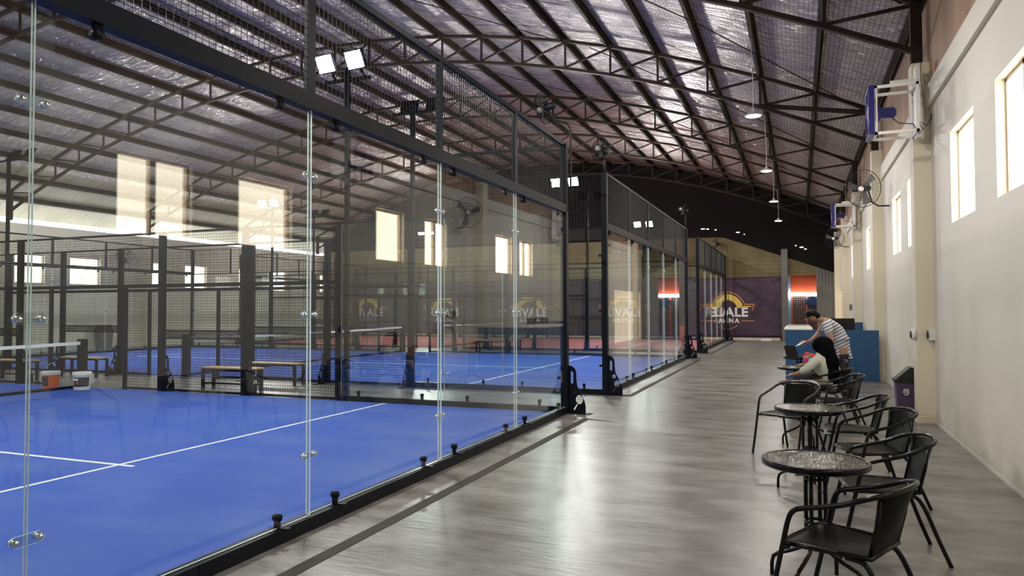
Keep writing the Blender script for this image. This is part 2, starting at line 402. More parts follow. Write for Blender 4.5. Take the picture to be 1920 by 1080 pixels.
struct('trim_31', gable_part(YF-0.04, YF, zb, lambda x: prof(x)+0.16, xs), M['purple_sheet'])
gp = MB()
for x, z, L in ((-1.2, 5.42, 0.18), (-0.95, 5.40, 0.12), (-0.55, 5.35, 0.08), (0.45, 5.18, 0.16), (0.8, 5.08, 0.05), (3.3, 4.36, 0.16), (3.5, 4.27, 0.10), (3.1, 4.45, 0.06)): gp.box(x, x+L, YF-0.05, YF-0.04, z, z+0.035)
struct('trim_38', gp, M['pane_l'])  # glowing slips on the dark sheet imitate daylight through gaps, no real openings
struct('trim_32', MB().box(4.0, 4.87, YF, YF+0.06, 0, 3.5), M['curtain_grey'])
struct('trim_33', MB().box(2.48, 2.76, YF-0.35, YF-0.02, 0, 4.3), M['column'])
# room beyond the opening
struct('trim_34', MB().box(2.0, 4.9, 41.0, 41.1, 0, 3.6).box(2.5, 4.5, 37.6, 37.7, 2.15, 3.6), M['orange'])
struct('trim_35', MB().box(2.35, 2.45, YF+0.15, 41.0, 0, 3.6).box(2.6, 2.86, 37.55, 37.65, 0, 3.1), M['skyblue'])
struct('trim_36', MB().box(2.0, 4.9, YF+0.15, 41.1, 3.6, 3.7), M['gable'])
struct('door_1', MB().box(WR+0.16, WR+0.19, 30.9, 36.0, 0, 2.36), emis('sunlit_doorway', (1.0, 0.80, 0.58), 1.0))

# roof skin
NX = 40
xs = [-24.5+i*(WR+0.02+24.5)/NX for i in range(NX+1)]
def roof_strip(xs, dz, th):
    mb = MB()
    for a, b in zip(xs, xs[1:]):
        za, zb = prof(a)+dz, prof(b)+dz
        vs = [(a, YN, za), (b, YN, zb), (b, 41.2, zb), (a, 41.2, za), (a, YN, za+th), (b, YN, zb+th), (b, 41.2, zb+th), (a, 41.2, za+th)]
        mb.add(vs, [(0,1,2,3),(7,6,5,4),(0,4,5,1),(3,2,6,7),(0,3,7,4),(1,5,6,2)])
    return mb
struct('ceiling', roof_strip([x for x in xs if x > -22.2], 0.16, 0.05), M['foil'])
struct('ceiling_left_eave', roof_strip([x for x in xs if x < -21.4], 0.17, 0.05), ribbed('eave_sheet', (0.34, 0.31, 0.23), (0.42, 0.38, 0.29), 1.2, 'Y')).name = 'trim_37'

# purlins, one object each
xp = 4.80; k = 0
while xp > -23.6:
    k += 1
    s = -2*0.0174*(xp+9); ang = math.atan(s); z = prof(xp)+0.08
    n = Vector((-math.sin(ang), 0, math.cos(ang))); t_ = Vector((math.cos(ang), 0, math.sin(ang)))
    mb = MB(); c = Vector((xp, 0, z)); A = Vector((0, YN, 0)); B = Vector((0, YF-0.05, 0))
    mb.bar(c+A-n*0.02, c+B-n*0.02, 0.012, 0.19, upv=n)
    mb.bar(c+A+n*0.07+t_*0.03, c+B+n*0.07+t_*0.03, 0.06, 0.012, upv=n)
    mb.bar(c+A-n*0.11+t_*0.035, c+B-n*0.11+t_*0.035, 0.08, 0.012, upv=n)
    o = mb.build('roof_purlin', M['purlin'])
    ordn = {1: 'first', 2: 'second', 3: 'third'}.get(k, '%dth' % k)
    tag(o, 'long steel roof purlin under the foil, %s counted from the right wall' % ordn, 'roof beam', 'roof purlins running the length of the hall')
    xp -= 1.17

# trusses
def make_truss():
    r = thing('roof_truss', (0, 0, 0), 'x', 'roof truss', 'arched steel roof trusses')
    X0, X1 = -22.75, 4.78; N = 24
    P = [X0+(X1-X0)*i/N for i in range(N+1)]
    low = lambda x: prof(x)-0.72
    top = MB(); bot = MB()
    for a, b in zip(P, P[1:]):
        top.bar((a, 0, prof(a)-0.03), (b, 0, prof(b)-0.03), 0.09, 0.07)
        bot.bar((a, 0, low(a)), (b, 0, low(b)), 0.09, 0.07)
    top.build('top_chord', M['truss'], r); bot.build('bottom_chord', M['truss'], r)
    for i in range(N+1):
        x = P[i]; MB().bar((x, 0, prof(x)-0.05), (x, 0, low(x)+0.02), 0.045, 0.045, upv=(0,1,0)).build('web_strut', M['truss'], r)
        if i < N:
            a, b = (P[i], P[i+1])
            if (a+b)/2 > -9: p, q = (b, 0, prof(b)-0.06), (a, 0, low(a)+0.03)
            else: p, q = (a, 0, prof(a)-0.06), (b, 0, low(b)+0.03)
            MB().bar(p, q, 0.045, 0.045, upv=(0,1,0)).build('web_brace', M['truss'], r)
    for x in (X0, X1): MB().box(x-0.07, x+0.07, -0.06, 0.06, low(x)-0.32, prof(x)).build('end_post', M['truss'], r)
    return r
tr0 = make_truss()
names = ['at the near end wall', 'just behind the viewpoint', 'nearest in front of the viewpoint', 'at the pilaster with the first blue box fan', 'second past the first box fan pilaster', 'third past the first box fan pilaster', 'last but one before the far wall', 'right in front of the far wall']
for i, y in enumerate(TRUSS_Y):
    t = tr0 if i == 0 else copy_tree(tr0)
    t.location = (0, y+0.05, 0)
    t['label'] = 'arched rusty steel lattice truss, %s' % names[i]
# diagonal sag rods between the trusses
for i, y in enumerate(TRUSS_Y[2:-1]):
    mb = MB(); y2 = y+5.85
    for (xa, xb) in ((-1.5, 4.6), (-8.5, -1.8)):
        mb.tube([(xa, y+0.1, prof(xa)-0.10), ((xa+xb)/2, (y+y2)/2, prof((xa+xb)/2)-0.16), (xb, y2, prof(xb)-0.12)], 0.012, 6)
    o = mb.build('brace_rod', M['truss'])
    tag(o, 'thin diagonal bracing rods in the roof bay beyond truss %d ahead of the viewpoint' % (i+1), 'bracing rod', 'diagonal rods of the roof bays')

o = MB().tube([(2.25, 16.93, 6.12), (2.6, 16.93, 6.06), (4.55, 16.93, 5.72), (4.76, 16.93, 5.66)], [0.02, 0.05, 0.05, 0.04], 12).build('strut_pipe', M['truss'])
tag(o, 'dark round pipe strut running to the wall above the large round fan', 'pipe strut')
# ------------------------------------------------------------------ padel courts
WIRE = 0.0056
def wires(mb, p, q, z0, z1, pitch=0.052):
    """welded wire mesh between ground points p and q (2D), heights z0..z1"""
    p = Vector((p[0], p[1])); q = Vector((q[0], q[1])); L = (q-p).length; d = (q-p)/L; n = Vector((-d.y, d.x))*WIRE/2
    k = max(1, round(L/pitch)); h = WIRE/2
    for i in range(1, k):
        c = p+d*(L*i/k)
        vs = [(c.x-d.x*h, c.y-d.y*h), (c.x+n.x, c.y+n.y), (c.x+d.x*h, c.y+d.y*h), (c.x-n.x, c.y-n.y)]
        mb.add([(x, y, z) for z in (z0, z1) for x, y in vs], [(0,1,5,4),(1,2,6,5),(2,3,7,6),(3,0,4,7)])
    k = max(1, round((z1-z0)/pitch))
    for i in range(1, k):
        z = z0+(z1-z0)*i/k
        vs = [Vector((p.x, p.y, z-h)), Vector((p.x+n.x, p.y+n.y, z)), Vector((p.x, p.y, z+h)), Vector((p.x-n.x, p.y-n.y, z))]
        e = Vector((d.x*L, d.y*L, 0))
        mb.add(vs+[x+e for x in vs], [(0,1,5,4),(1,2,6,5),(2,3,7,6),(3,0,4,7)])
    return mb

def glass_panel(parent, axis, c, a, b, z0, z1, yaw=0.0):
    """axis 'y': panel lies in plane x=c from y=a to b; axis 'x': plane y=c from x=a to b"""
    mb = MB(); t = 0.006
    if axis == 'y': vs = [(x+(y-(a+b)/2)*yaw, y, z) for x in (c-t, c+t) for y in (a, b) for z in (z0, z1)]
    else: vs = [(x, y, z) for y in (c-t, c+t) for x in (a, b) for z in (z0, z1)]
    mb.add(vs, [(0,1,3,2),(4,6,7,5)], 0); mb.add(vs, [(0,4,5,1),(2,3,7,6),(0,2,6,4),(1,5,7,3)], 1)
    return mb.build('glass_panel', [M['glass'], M['edge']], parent)

M['acryl'] = glass('clear_plastic', (0.86, 0.90, 0.90))
def joint_clip(parent, axis, c, s, z):
    """pill shaped clear joint plate with two bolts across a glass joint"""
    mb = MB(); L = 0.055; R = 0.026; t0 = c+0.009; t1 = c+0.015
    pts = [(s+L+R*math.cos(a), z+R*math.sin(a)) for a in [(-PI/2)+PI*i/8 for i in range(9)]] + [(s-L+R*math.cos(a), z+R*math.sin(a)) for a in [(PI/2)+PI*i/8 for i in range(9)]]
    n = len(pts); f = (lambda t, p: (t, p[0], p[1])) if axis == 'y' else (lambda t, p: (p[0], t, p[1]))
    mb.add([f(t0, p) for p in pts]+[f(t1, p) for p in pts], [tuple(range(n)), tuple(range(n, 2*n))[::-1]], 0)
    mb.add([f(t0, p) for p in pts]+[f(t1, p) for p in pts], [(i, (i+1) % n, n+(i+1) % n, n+i) for i in range(n)], 1)
    o = mb.build('joint_clip', [M['acryl'], M['edge']], parent)
    b = MB()
    for e in (-L, L):
        if axis == 'y': b.lathe((c, s+e, z), [(0.012, -0.02), (0.016, -0.012), (0.016, 0.015), (0.010, 0.028), (0.002, 0.030)], 12, axis='x')
        else: b.lathe((s+e, c, z), [(0.012, -0.02), (0.016, -0.012), (0.016, 0.015), (0.010, 0.028), (0.002, 0.030)], 12, axis='y')
    b.build('bolt_pair', M['chrome'], o)

def gusset(parent, loc, dx, dy):
    """curved foot bracket standing out from a corner post along (dx,dy), with ball and racket cut-outs"""
    out = [(0, 0), (0.26, 0), (0.26, 0.10), (0.245, 0.18), (0.19, 0.30), (0.135, 0.40), (0.12, 0.50), (0.12, 0.60), (0.10, 0.66), (0.05, 0.70), (0, 0.70)]
    slot = [(0.035, 0.44), (0.075, 0.44), (0.075, 0.60), (0.035, 0.62)]
    ball = circ(0.11, 0.335, 0.035, 14)
    rk = [(0.165+0.055*math.cos(a)*1.0, 0.205+0.066*math.sin(a)) for a in [2*PI*i/18 for i in range(18)]]
    handle = [(0.075, 0.055), (0.092, 0.045), (0.140, 0.130), (0.124, 0.138)]
    cu = poly_curve([out, slot, ball, rk, handle], 0.005)
    mw = Matrix(((dx, 0, dy, loc[0]), (dy, 0, -dx, loc[1]), (0, 1, 0, loc[2]), (0, 0, 0, 1)))
    o = curve_mesh('foot_bracket', cu, M['black'], parent, mw)
    mb = MB(); L = Vector(loc); D = Vector((dx, dy, 0)); 
    mb.box(loc[0]-0.05+min(0, dx*0.3), loc[0]+0.05+max(0, dx*0.3), loc[1]-0.07+min(0, dy*0.3), loc[1]+0.07+max(0, dy*0.3), 0.0, 0.012)
    mb.build('foot_plate', M['black'], parent)
    # racket strings and ball seam stay as thin bars of the plate inside the cut-outs
    s = MB()
    for k_ in (-0.03, 0, 0.03):
        p = L+D*(0.165+k_)+Vector((0, 0, 0.15)); q = L+D*(0.165+k_)+Vector((0, 0, 0.26)); s.bar(p, q, 0.004)
        p = L+D*0.115+Vector((0, 0, 0.205+k_)); q = L+D*0.215+Vector((0, 0, 0.205+k_)); s.bar(p, q, 0.004)
    for a in (-0.5, 0.5):
        s.bar(L+D*(0.11-0.033)+Vector((0, 0, 0.335+0.03*a)), L+D*(0.11+0.033)+Vector((0, 0, 0.335-0.03*a)), 0.004)
    s.build('bracket_strings', M['black'], parent)

def back_wall(x, y0, out, who, n_):
    """10 m end wall of five glass panels with wire mesh above. out=+1: outside is +x"""
    r = thing('glass_back_wall', (x, y0+5, 0), who, 'court wall', 'glass end walls of the padel courts')
    ya, yb = y0, y0+10
    mb = MB().box(x-0.05, x+0.05, ya, yb, 0, 0.095); 
    for k_ in (3.1, 6.9): 
        mb.box(x+0.05*out-0.004, x+0.05*out+0.004, ya+k_-0.14, ya+k_+0.14, 0.01, 0.09)
    mb.build('bottom_rail', M['black'], r)
    MB().box(x-0.04, x+0.05, ya, yb, 2.97, 3.09).build('top_rail', M['black'], r)
    MB().box(x-0.025, x+0.025, ya, yb, 3.97, 4.02).build('mesh_top_bar', M['black'], r)
    for i in range(5):
        glass_panel(r, 'y', x, ya+2*i+0.004, ya+2*i+1.996, 0.10, 2.985, 0.017 if out > 0 else 0.0)
        if i:
            for z in (0.52, 1.51, 2.50): joint_clip(r, 'y', x, ya+2*i, z)
        wires(MB(), (x, ya+2*i), (x, ya+2*i+2), 3.09, 3.97).build('wire_mesh', M['wire'], r)
        for e in (0.32, 1.68):
            y = ya+2*i+e; xo = x-0.0*out
            mb = MB().box(x-0.012, x+0.012, y-0.02, y+0.02, 0.09, 0.17).lathe((x-0.02, y, 0.165), [(0.025, -0.005), (0.025, 0.045)], 12, axis='x').box(x-0.01, x+0.10, y-0.02, y+0.02, 0.095, 0.105)
            mb.build('base_clip', M['black'], r)
            MB().box(x-0.015, x+0.015, y-0.02, y+0.02, 2.93, 2.98).lathe((x-0.02, y, 2.925), [(0.028, -0.005), (0.028, 0.045)], 12, axis='x').build('top_clip', M['black'], r)
    for i in range(6):
        y = ya+2*i
        if 0 < i < 5: MB().box(x-0.02, x+0.02, y-0.04, y+0.04, 3.09, 4.0).build('mesh_post', M['black'], r)
    return r

def side_fence(y, out, who, x_start=0.0):
    """20 m side wall: 4 m of glass at each end, wire mesh with a doorway beside the net in the middle"""
    r = thing('side_fence', (-10, y, 0), who, 'court fence', 'side fences of the padel courts')
    for xc, sx in ((0.0, -1), (-20.0, 1)):
        # corner post
        MB().box(xc-0.05, xc+0.05, y-0.05, y+0.05, 0, 4.0).build('corner_post', M['black'], r)
        gusset(r, (xc+0.05*(-sx), y+0.02*out, 0.0), -sx, 0)
        xe = xc+4*sx; a, b = min(xc, xe), max(xc, xe)
        MB().box(a, b, y-0.045, y+0.045, 0, 0.095).build('bottom_rail', M['black'], r)
        MB().box(a, b, y-0.02, y+0.02, 2.985, 3.025).build('top_rail', M['black'], r)
        for i in range(2):
            p, q = sorted((xc+(0.055 if i == 0 else 2)*sx, xc+(2 if i == 0 else 3.95)*sx))
            glass_panel(r, 'x', y, p+0.004, q-0.004, 0.10, 2.985)
            for e in (0.4, 1.6):
                x = xc+(2*i+e)*sx
                MB().box(x-0.02, x+0.02, y-0.012, y+0.012, 0.09, 0.17).lathe((x, y-0.02, 0.165), [(0.025, -0.005), (0.025, 0.045)], 12, axis='y').build('base_clip', M['black'], r)
        for z in (0.52, 1.51, 2.50): joint_clip(r, 'x', y, xc+2*sx, z)
        for z in (0.52, 1.51, 2.50):       # glass-to-post clamps at the corner and at the end post
            MB().lathe((xc+0.085*sx, y, z), [(0.02, -0.05), (0.024, -0.03), (0.024, 0.03), (0.02, 0.05)], 12, axis='y').bar((xc, y-0.03, z), (xc+0.1*sx, y-0.03, z), 0.03).build('post_clamp', M['black'], r)
        # one metre of mesh on top near the corner
        x2 = xc+2*sx; wires(MB(), (min(xc, x2), y), (max(xc, x2), y), 3.025, 3.98).build('wire_mesh', M['wire'], r)
        MB().bar((xc, y, 3.99), (x2, y, 3.99), 0.03).bar((x2, y, 3.02), (x2, y, 4.0), 0.04).build('mesh_frame', M['black'], r)
    big = (-6, -8, -12, -14); 
    for x in (-4, -16):
        MB().box(x-0.04, x+0.04, y-0.05, y+0.05, 0, 3.03).build('post', M['black'], r)
    for x in big:
        MB().box(x-0.055, x+0.055, y-0.045, y+0.045, 0, 3.03).build('post', M['black'], r)
    for x in (-4, -6, -8, -12, -14, -16): gusset(r, (x, y+0.045*out, 0), 0, out)
    MB().box(-16, -4, y-0.02, y+0.02, 2.99, 3.03).build('top_rail', M['black'], r)
    MB().box(-16, -4, y-0.025, y+0.025, 1.97, 2.04).build('middle_rail', M['black'], r)
    for a, b in ((-8.95, -4), (-16, -11.05)):
        MB().box(a, b, y-0.02, y+0.02, 0.02, 0.06).build('bottom_rail', M['black'], r)
    for x in (-8.95, -11.05, -10.0): MB().box(x-0.03, x+0.03, y-0.03, y+0.03, 0, 2.0).build('door_post', M['black'], r) if x != -10.0 else None
    segs = [(-6, -4), (-8, -6), (-8.95, -8), (-12, -11.05), (-14, -12), (-16, -14)]
    for a, b in segs: wires(MB(), (a, y), (b, y), 0.06, 1.97).build('wire_mesh', M['wire'], r)
    for a, b in ((-6, -4), (-8, -6), (-10, -8), (-12, -10), (-14, -12), (-16, -14)): wires(MB(), (a, y), (b, y), 2.04, 2.99).build('wire_mesh', M['wire'], r)
    for a, b in ((-7.93, -6.07), (-13.93, -12.07)):       # perforated push plate at waist height
        mb = MB().box(a, b, y-0.01, y+0.01, 1.0, 1.03).box(a, b, y-0.01, y+0.01, 1.14, 1.17)
        n = 34
        for i in range(n):
            x = a+(b-a)*i/n; s = (b-a)/n
            mb.bar((x, y, 1.03), (x+s*2 if x+s*2 < b else b, y, 1.14), 0.008, 0.010, upv=(0,1,0)); mb.bar((x+s*2 if x+s*2 < b else b, y, 1.03), (x, y, 1.14), 0.010, 0.012, upv=(0,1,0))
        mb.build('perforated_band', M['black'], r)
    return r

def floodlight_pole(x, y, ydir, label):
    r = thing('floodlight_pole', (x, y, 0), label, 'floodlight', 'floodlight poles beside the courts')
    MB().box(x-0.035, x+0.035, y-0.035, y+0.035, 0, 5.66).box(x-0.09, x+0.09, y-0.09, y+0.09, 0, 0.015).build('pole', M['black'], r)
    MB().box(x-0.45, x+0.45, y-0.025, y+0.025, 5.45, 5.50).build('cross_arm', M['black'], r)
    for sx in (-0.29, 0.29):
        cx, cy, cz = x+sx+0.06, y+0.32*ydir, 5.68
        nrm = Vector((-0.12 if x > -10 else 0.12, ydir, -0.5)).normalized(); side = Vector((0, 0, 1)).cross(nrm).normalized(); upv = nrm.cross(side)
        c = Vector((cx, cy, cz))
        def slab(hw, hh, d0, d1):
            vs = [c+side*a+upv*b+nrm*d for d in (d0, d1) for (a, b) in ((-hw, -hh), (hw, -hh), (hw, hh), (-hw, hh))]
            return MB().add(vs, [(3,2,1,0),(4,5,6,7),(0,1,5,4),(1,2,6,5),(2,3,7,6),(3,0,4,7)])
        h = slab(0.19, 0.16, -0.05, 0.0).bar(c-nrm*0.05, (cx, y, 5.475), 0.03).build('lamp_head', M['black'], r)
        slab(0.165, 0.135, 0.0005, 0.008).build('lamp_lens', M['lens'], h)
        ld = bpy.data.lights.new('floodlight_beam', 'AREA'); ld.shape = 'RECTANGLE'; ld.size = 0.33; ld.size_y = 0.27
        ld.energy = FLOOD_W; ld.color = (1.0, 0.975, 0.93)
        lo = bpy.data.objects.new('floodlight_beam', ld); COL.objects.link(lo)
        rot = Matrix((side, -upv, -nrm)).transposed(); lo.rotation_euler = rot.to_euler()
        lo.location = c+nrm*0.02-Vector((x, y, 0)); lo.parent = r
    return r

def net(y0, label):
    X = -10.0
    r = thing('padel_net', (X, y0+5, 0), label, 'net', 'padel nets')
    for y in (y0+0.10, y0+9.90):
        MB().box(X-0.09, X+0.09, y-0.05, y+0.05, 0.013, 0.97).box(X-0.11, X+0.11, y-0.07, y+0.07, 0.013, 0.03).build('net_post', M['black'], r)
    mb = MB(); n = 24; ya, yb = y0+0.15, y0+9.85
    top = lambda t: 0.92-0.04*(1-(2*t-1)**2)
    for i in range(n):
        t0, t1 = i/n, (i+1)/n
        mb.bar((X, ya+(yb-ya)*t0, top(t0)-0.03), (X, ya+(yb-ya)*t1, top(t1)-0.03), 0.02, 0.06)
    mb.build('net_tape', M['line'], r)
    mb = MB(); k_ = int((yb-ya)/0.05)
    for i in range(1, k_):
        t = i/k_; mb.bar((X, ya+(yb-ya)*t, 0.03), (X, ya+(yb-ya)*t, top(t)-0.05), 0.003)
    for i in range(17): 
        z = 0.04+i*0.05; mb.bar((X, ya, z), (X, yb, z-0.0), 0.003)
    mb.build('net_mesh', M['wire'], r)
    MB().bar((X, ya, 0.04), (X, yb, 0.04), 0.015, 0.05).build('bottom_band', M['black'], r)
    return r

cn = ['nearest', 'middle', 'farthest red-floored']
for ci, y0 in enumerate(COURTS):
    tm = M['red'] if ci == 2 else M['blue']
    c = cn[ci]
    t = thing('court_turf', (-10, y0+5, 0), '%s artificial turf of the %s padel court, with white lines' % ('red' if ci == 2 else 'blue', c.split()[0]), 'court floor', 'padel court turfs')
    MB().box(-19.95, -0.05, y0+0.045, y0+9.955, 0.0, 0.012).build('turf_carpet', tm, t)
    for x in (-3.05, -16.95): MB().box(x-0.025, x+0.025, y0+0.06, y0+9.94, 0.012, 0.0135).build('court_line', M['line'], t)
    MB().box(-17.15, -2.85, y0+4.975, y0+5.025, 0.012, 0.0138).build('court_line', M['line'], t)
    back_wall(0.0, y0, 1, 'five-pane glass end wall beside the walkway, of the %s court' % c, ci)
    back_wall(-20.0, y0, -1, 'five-pane glass end wall by the left-hand hall wall, of the %s court' % c, ci)
    side_fence(y0, -1, 'near side fence of glass and black wire mesh, of the %s court' % c)
    side_fence(y0+10.0, 1, 'far side fence of glass and black wire mesh, of the %s court' % c)
    net(y0, 'black net with white tape across the %s court' % c)
    for x, s in ((-3.9, 'walkway half'), (-16.0, 'left-wall half')):
        floodlight_pole(x, y0-0.09, 1, 'tall black pole with two floodlights, near side of the %s court, %s' % (c, s))
        floodlight_pole(x, y0+10.09, -1, 'tall black pole with two floodlights, far side of the %s court, %s' % (c, s))
    # brown cover strips let into the walkway floor
    o = MB().box(0.40, 0.50, y0-0.1 if ci else 1.0, y0+9.51, 0.0, 0.004).build('floor_strip', M['strip'])
    tag(o, 'thin brown strip on the concrete beside the glass of the %s court' % c, 'floor strip', 'floor strips along the glass walls')
# tapering return of the first strip
o = MB().add([(0.40, 9.83, 0.0), (0.95, 9.62, 0.0), (0.50, 9.72, 0.0), (0.40, 9.72, 0.0), (0.40, 9.83, 0.004), (0.95, 9.62, 0.002), (0.50, 9.72, 0.004), (0.40, 9.72, 0.004)], [(0,1,2,3),(7,6,5,4),(0,4,5,1),(1,5,6,2),(2,6,7,3),(3,7,4,0)]).build('floor_strip_end', M['strip'])
tag(o, 'brown wedge turning off the end of the nearest floor strip', 'floor strip')

M['fan_grey'] = mat('fan_blade_grey', (0.10, 0.10, 0.10), 0.35)
# fans on poles at the court corners
def cage_fan(name, c, d, R, label, group, arm=None, mats=None):
    """round cage fan; c centre of the cage, d direction it blows"""
    c = Vector(c); d = Vector(d).normalized(); a = d.cross(Vector((0,0,1))).normalized(); b = a.cross(d)
    r = thing(name, c, label, 'fan', group)
    def ring(rad, off, tr, n=32): 
        return [c+d*off+(a*math.cos(2*PI*i/n)+b*math.sin(2*PI*i/n))*rad for i in range(n)]
    mb = MB(); mb.tube(ring(R, 0, 0), 0.007, 6, closed=True)
    for k_ in range(1, 5): mb.tube(ring(R*(k_/5+0.05), 0.06*(1-(k_/5)**2)+0.012, 0), 0.0022, 4, closed=True)
    n = 40
    for i in range(n):
        t = 2*PI*i/n; e = a*math.cos(t)+b*math.sin(t)
        mb.tube([c+d*0.075+e*R*0.18, c+d*0.055+e*R*0.62, c+e*R, c-d*0.06+e*R*0.62, c-d*0.08+e*R*0.2], 0.0018, 4)
    mb.build('fan_cage', M['chair'] if not mats else mats[0], r)
    # blades
    bl = MB()
    for i in range(3):
        t = 2*PI*i/3+0.4; e = a*math.cos(t)+b*math.sin(t); f = d.cross(e)
        P = [c+e*R*0.15-f*0.02+d*0.01, c+e*R*0.85-f*R*0.15+d*0.02, c+e*R*0.85+f*R*0.28-d*0.02, c+e*R*0.2+f*0.05-d*0.01]
        bl.add(P+[p+d*0.004 for p in P], [(0,1,2,3),(7,6,5,4),(0,4,5,1),(1,5,6,2),(2,6,7,3),(3,7,4,0)])
    bl.build('fan_blades', M['fan_grey'] if not mats else mats[1], r)
    mb = MB(); q = c-d*0.10
    mb.tube([c+d*0.085, c+d*0.08, c+d*0.03], [0.01, 0.045, 0.045], 16)
    mb.build('hub_cap', M['shade'], r)
    MB().tube([c-d*0.02, c-d*0.05, c-d*0.20, c-d*0.24], [0.04, 0.06, 0.06, 0.03], 16).build('fan_motor', M['binlid'] if not mats else mats[2], r)
    if arm: MB().tube([c-d*0.16]+[Vector(p) for p in arm], 0.016, 8).build('fan_arm', M['binlid'], r)
    return r
cage_fan('pole_fan', (-0.36, 10.3, 4.60), (-1, 0.15, -0.15), 0.24, 'round cage fan on a bent pole at the near court glass corner', 'court corner fans',
         arm=[(-0.18, 10.32, 4.40), (0.02, 10.33, 4.34), (0.07, 10.33, 4.25), (0.07, 10.33, 3.0)])
cage_fan('pole_fan', (-0.06, 12.55, 4.42), (-0.4, -0.8, 0.1), 0.20, 'dark cage fan on top of the second court corner post', 'court corner fans',
         arm=[(0.0, 12.62, 4.3), (0.0, 12.62, 4.0)])
cage_fan('pole_fan', (-0.1, 22.65, 4.62), (-0.6, -0.8, 0.1), 0.20, 'small cage fan on top of the far corner post of the middle court', 'court corner fans',
         arm=[(0.0, 22.66, 4.4), (0.0, 22.62, 4.0)])
cage_fan('pole_fan', (-0.45, 35.6, 4.62), (-0.9, -0.5, 0.0), 0.25, 'cage fan on a curved pole in front of the yellow gable sheeting', 'court corner fans',
         arm=[(-0.1, 35.65, 4.6), (0.05, 35.66, 4.5), (0.1, 35.66, 4.2), (0.1, 35.66, 0.0)])
# wall fans on the right wall
cage_fan('wall_fan', (4.42, 15.45, 3.86), (-0.55, -0.8, -0.12), 0.36, 'large round wall fan with clear cage, beyond the first blue box fan', 'round fans on the right wall',
         arm=[(4.60, 15.7, 3.62), (4.72, 15.8, 3.55), (4.91, 15.85, 3.55)])
cage_fan('wall_fan', (4.42, 27.6, 3.98), (-0.5, -0.8, -0.12), 0.36, 'round wall fan far down the hall near the grey ribbed sheet', 'round fans on the right wall',
         arm=[(4.62, 27.9, 3.75), (4.75, 28.0, 3.70), (4.91, 28.0, 3.70)])
cage_fan('wall_fan', (WL+0.5, 21.4, 3.75), (0.8, -0.5, -0.15), 0.34, 'round fan on the left-hand hall wall seen through the wire mesh', 'round fans on the left wall',
         arm=[(WL+0.25, 21.6, 3.5), (WL, 21.65, 3.5)])

def box_fan(y, label):
    r = thing('box_fan', (4.5, y, 4.15), label, 'fan', 'blue fans in white frames on the pilasters')
    x0, x1, ya, yb, z0, z1 = 4.20, 4.72, y-0.22, y+0.22, 3.83, 4.48
    t = 0.035; mb = MB()
    for yy in (ya, yb-t):
        for zz in (z0, z1-t): mb.box(x0, x1, yy, yy+t, zz, zz+t)
        for xx in (x0, x1-t): mb.box(xx, xx+t, yy, yy+t, z0, z1)
    for xx in (x0, x1-t):
        for zz in (z0, z1-t): mb.box(xx, xx+t, ya, yb, zz, zz+t)
    mb.build('bracket_frame', M['white'], r)
    MB().box(x1-0.02, x1+0.03, ya+0.12, yb-0.12, z0-0.05, z1+0.25).box(x0+0.2, x1, ya+0.1, ya+0.14, z1+0.02, z1+0.07).build('mounting_plate', M['white'], r)
    f = MB(); xf = x0-0.07; R = 0.27; cz = (z0+z1)/2
    n = 4
    f.box(xf, x0-0.003, ya-0.03, ya, z0, z1).box(xf, x0-0.003, yb, yb+0.03, z0, z1).box(xf, x0-0.003, ya, yb, z0, z0+0.03).box(xf, x0-0.003, ya, yb, z1-0.03, z1)
    h = f.build('fan_housing', M['fan_blue'], r)
    g = MB()
    for k_ in range(1, 7):
        ring = [(xf, y+R*k_/6.3*math.cos(2*PI*i/24), cz+R*1.1*k_/6.3*math.sin(2*PI*i/24)) for i in range(24)]; g.tube(ring, 0.004, 4, closed=True)
        ring = [(x0+0.01, p[1], p[2]) for p in ring]; g.tube(ring, 0.003, 4, closed=True)
    for i in range(12):
        a = 2*PI*i/12
        g.bar((xf, y, cz), (xf, y+R*math.cos(a), cz+R*1.1*math.sin(a)), 0.005); g.bar((x0+0.01, y, cz), (x0+0.01, y+R*math.cos(a), cz+R*1.1*math.sin(a)), 0.004)
    g.build('fan_grille', M['fan_blue'], r)
    b = MB()
    for i in range(5):
        a = 2*PI*i/5; e = Vector((0, math.cos(a), math.sin(a))); f2 = Vector((0, -math.sin(a), math.cos(a))); c0 = Vector((xf+0.035, y, cz))
        P = [c0+e*0.05-f2*0.02-Vector((0.02,0,0)), c0+e*0.24-f2*0.05-Vector((0.02,0,0)), c0+e*0.24+f2*0.08+Vector((0.02,0,0)), c0+e*0.05+f2*0.03+Vector((0.02,0,0))]
        b.add(P+[p+Vector((0.004,0,0)) for p in P], [(0,1,2,3),(7,6,5,4),(0,4,5,1),(1,5,6,2),(2,6,7,3),(3,7,4,0)])
    b.build('fan_blades', M['glass_blue'], r)
    MB().lathe((x0-0.01, y, cz), [(0.05, 0.0), (0.17, 0.03), (0.18, 0.06), (0.075, 0.10), (0.075, 0.26), (0.04, 0.29)], 16, axis='x').build('fan_motor', M['fan_blue'], r)
    cab = [(x0+0.2, y-0.02, cz-0.05), (x0+0.30, y-0.05, cz-0.16), (4.66, y-0.1, cz-0.20), (4.72, y-0.14, cz-0.33), (4.76, y-0.2, cz-0.30), (4.70, y-0.16, cz-0.17), (4.80, y-0.20, cz-0.26), (4.87, y-0.1, cz-0.16), (4.88, y-0.06, cz-0.08)]
    MB().tube(cab, 0.007, 6).build('power_cable', M['binlid'], r)
    return r
M['glass_blue'] = mat('fan_blade_blue', (0.05, 0.08, 0.16), 0.3)
box_fan(10.75, 'blue box fan in a white angle frame, the large one nearest the viewpoint')
box_fan(22.4, 'small blue box fan in a white frame, below the round fan on the right wall')

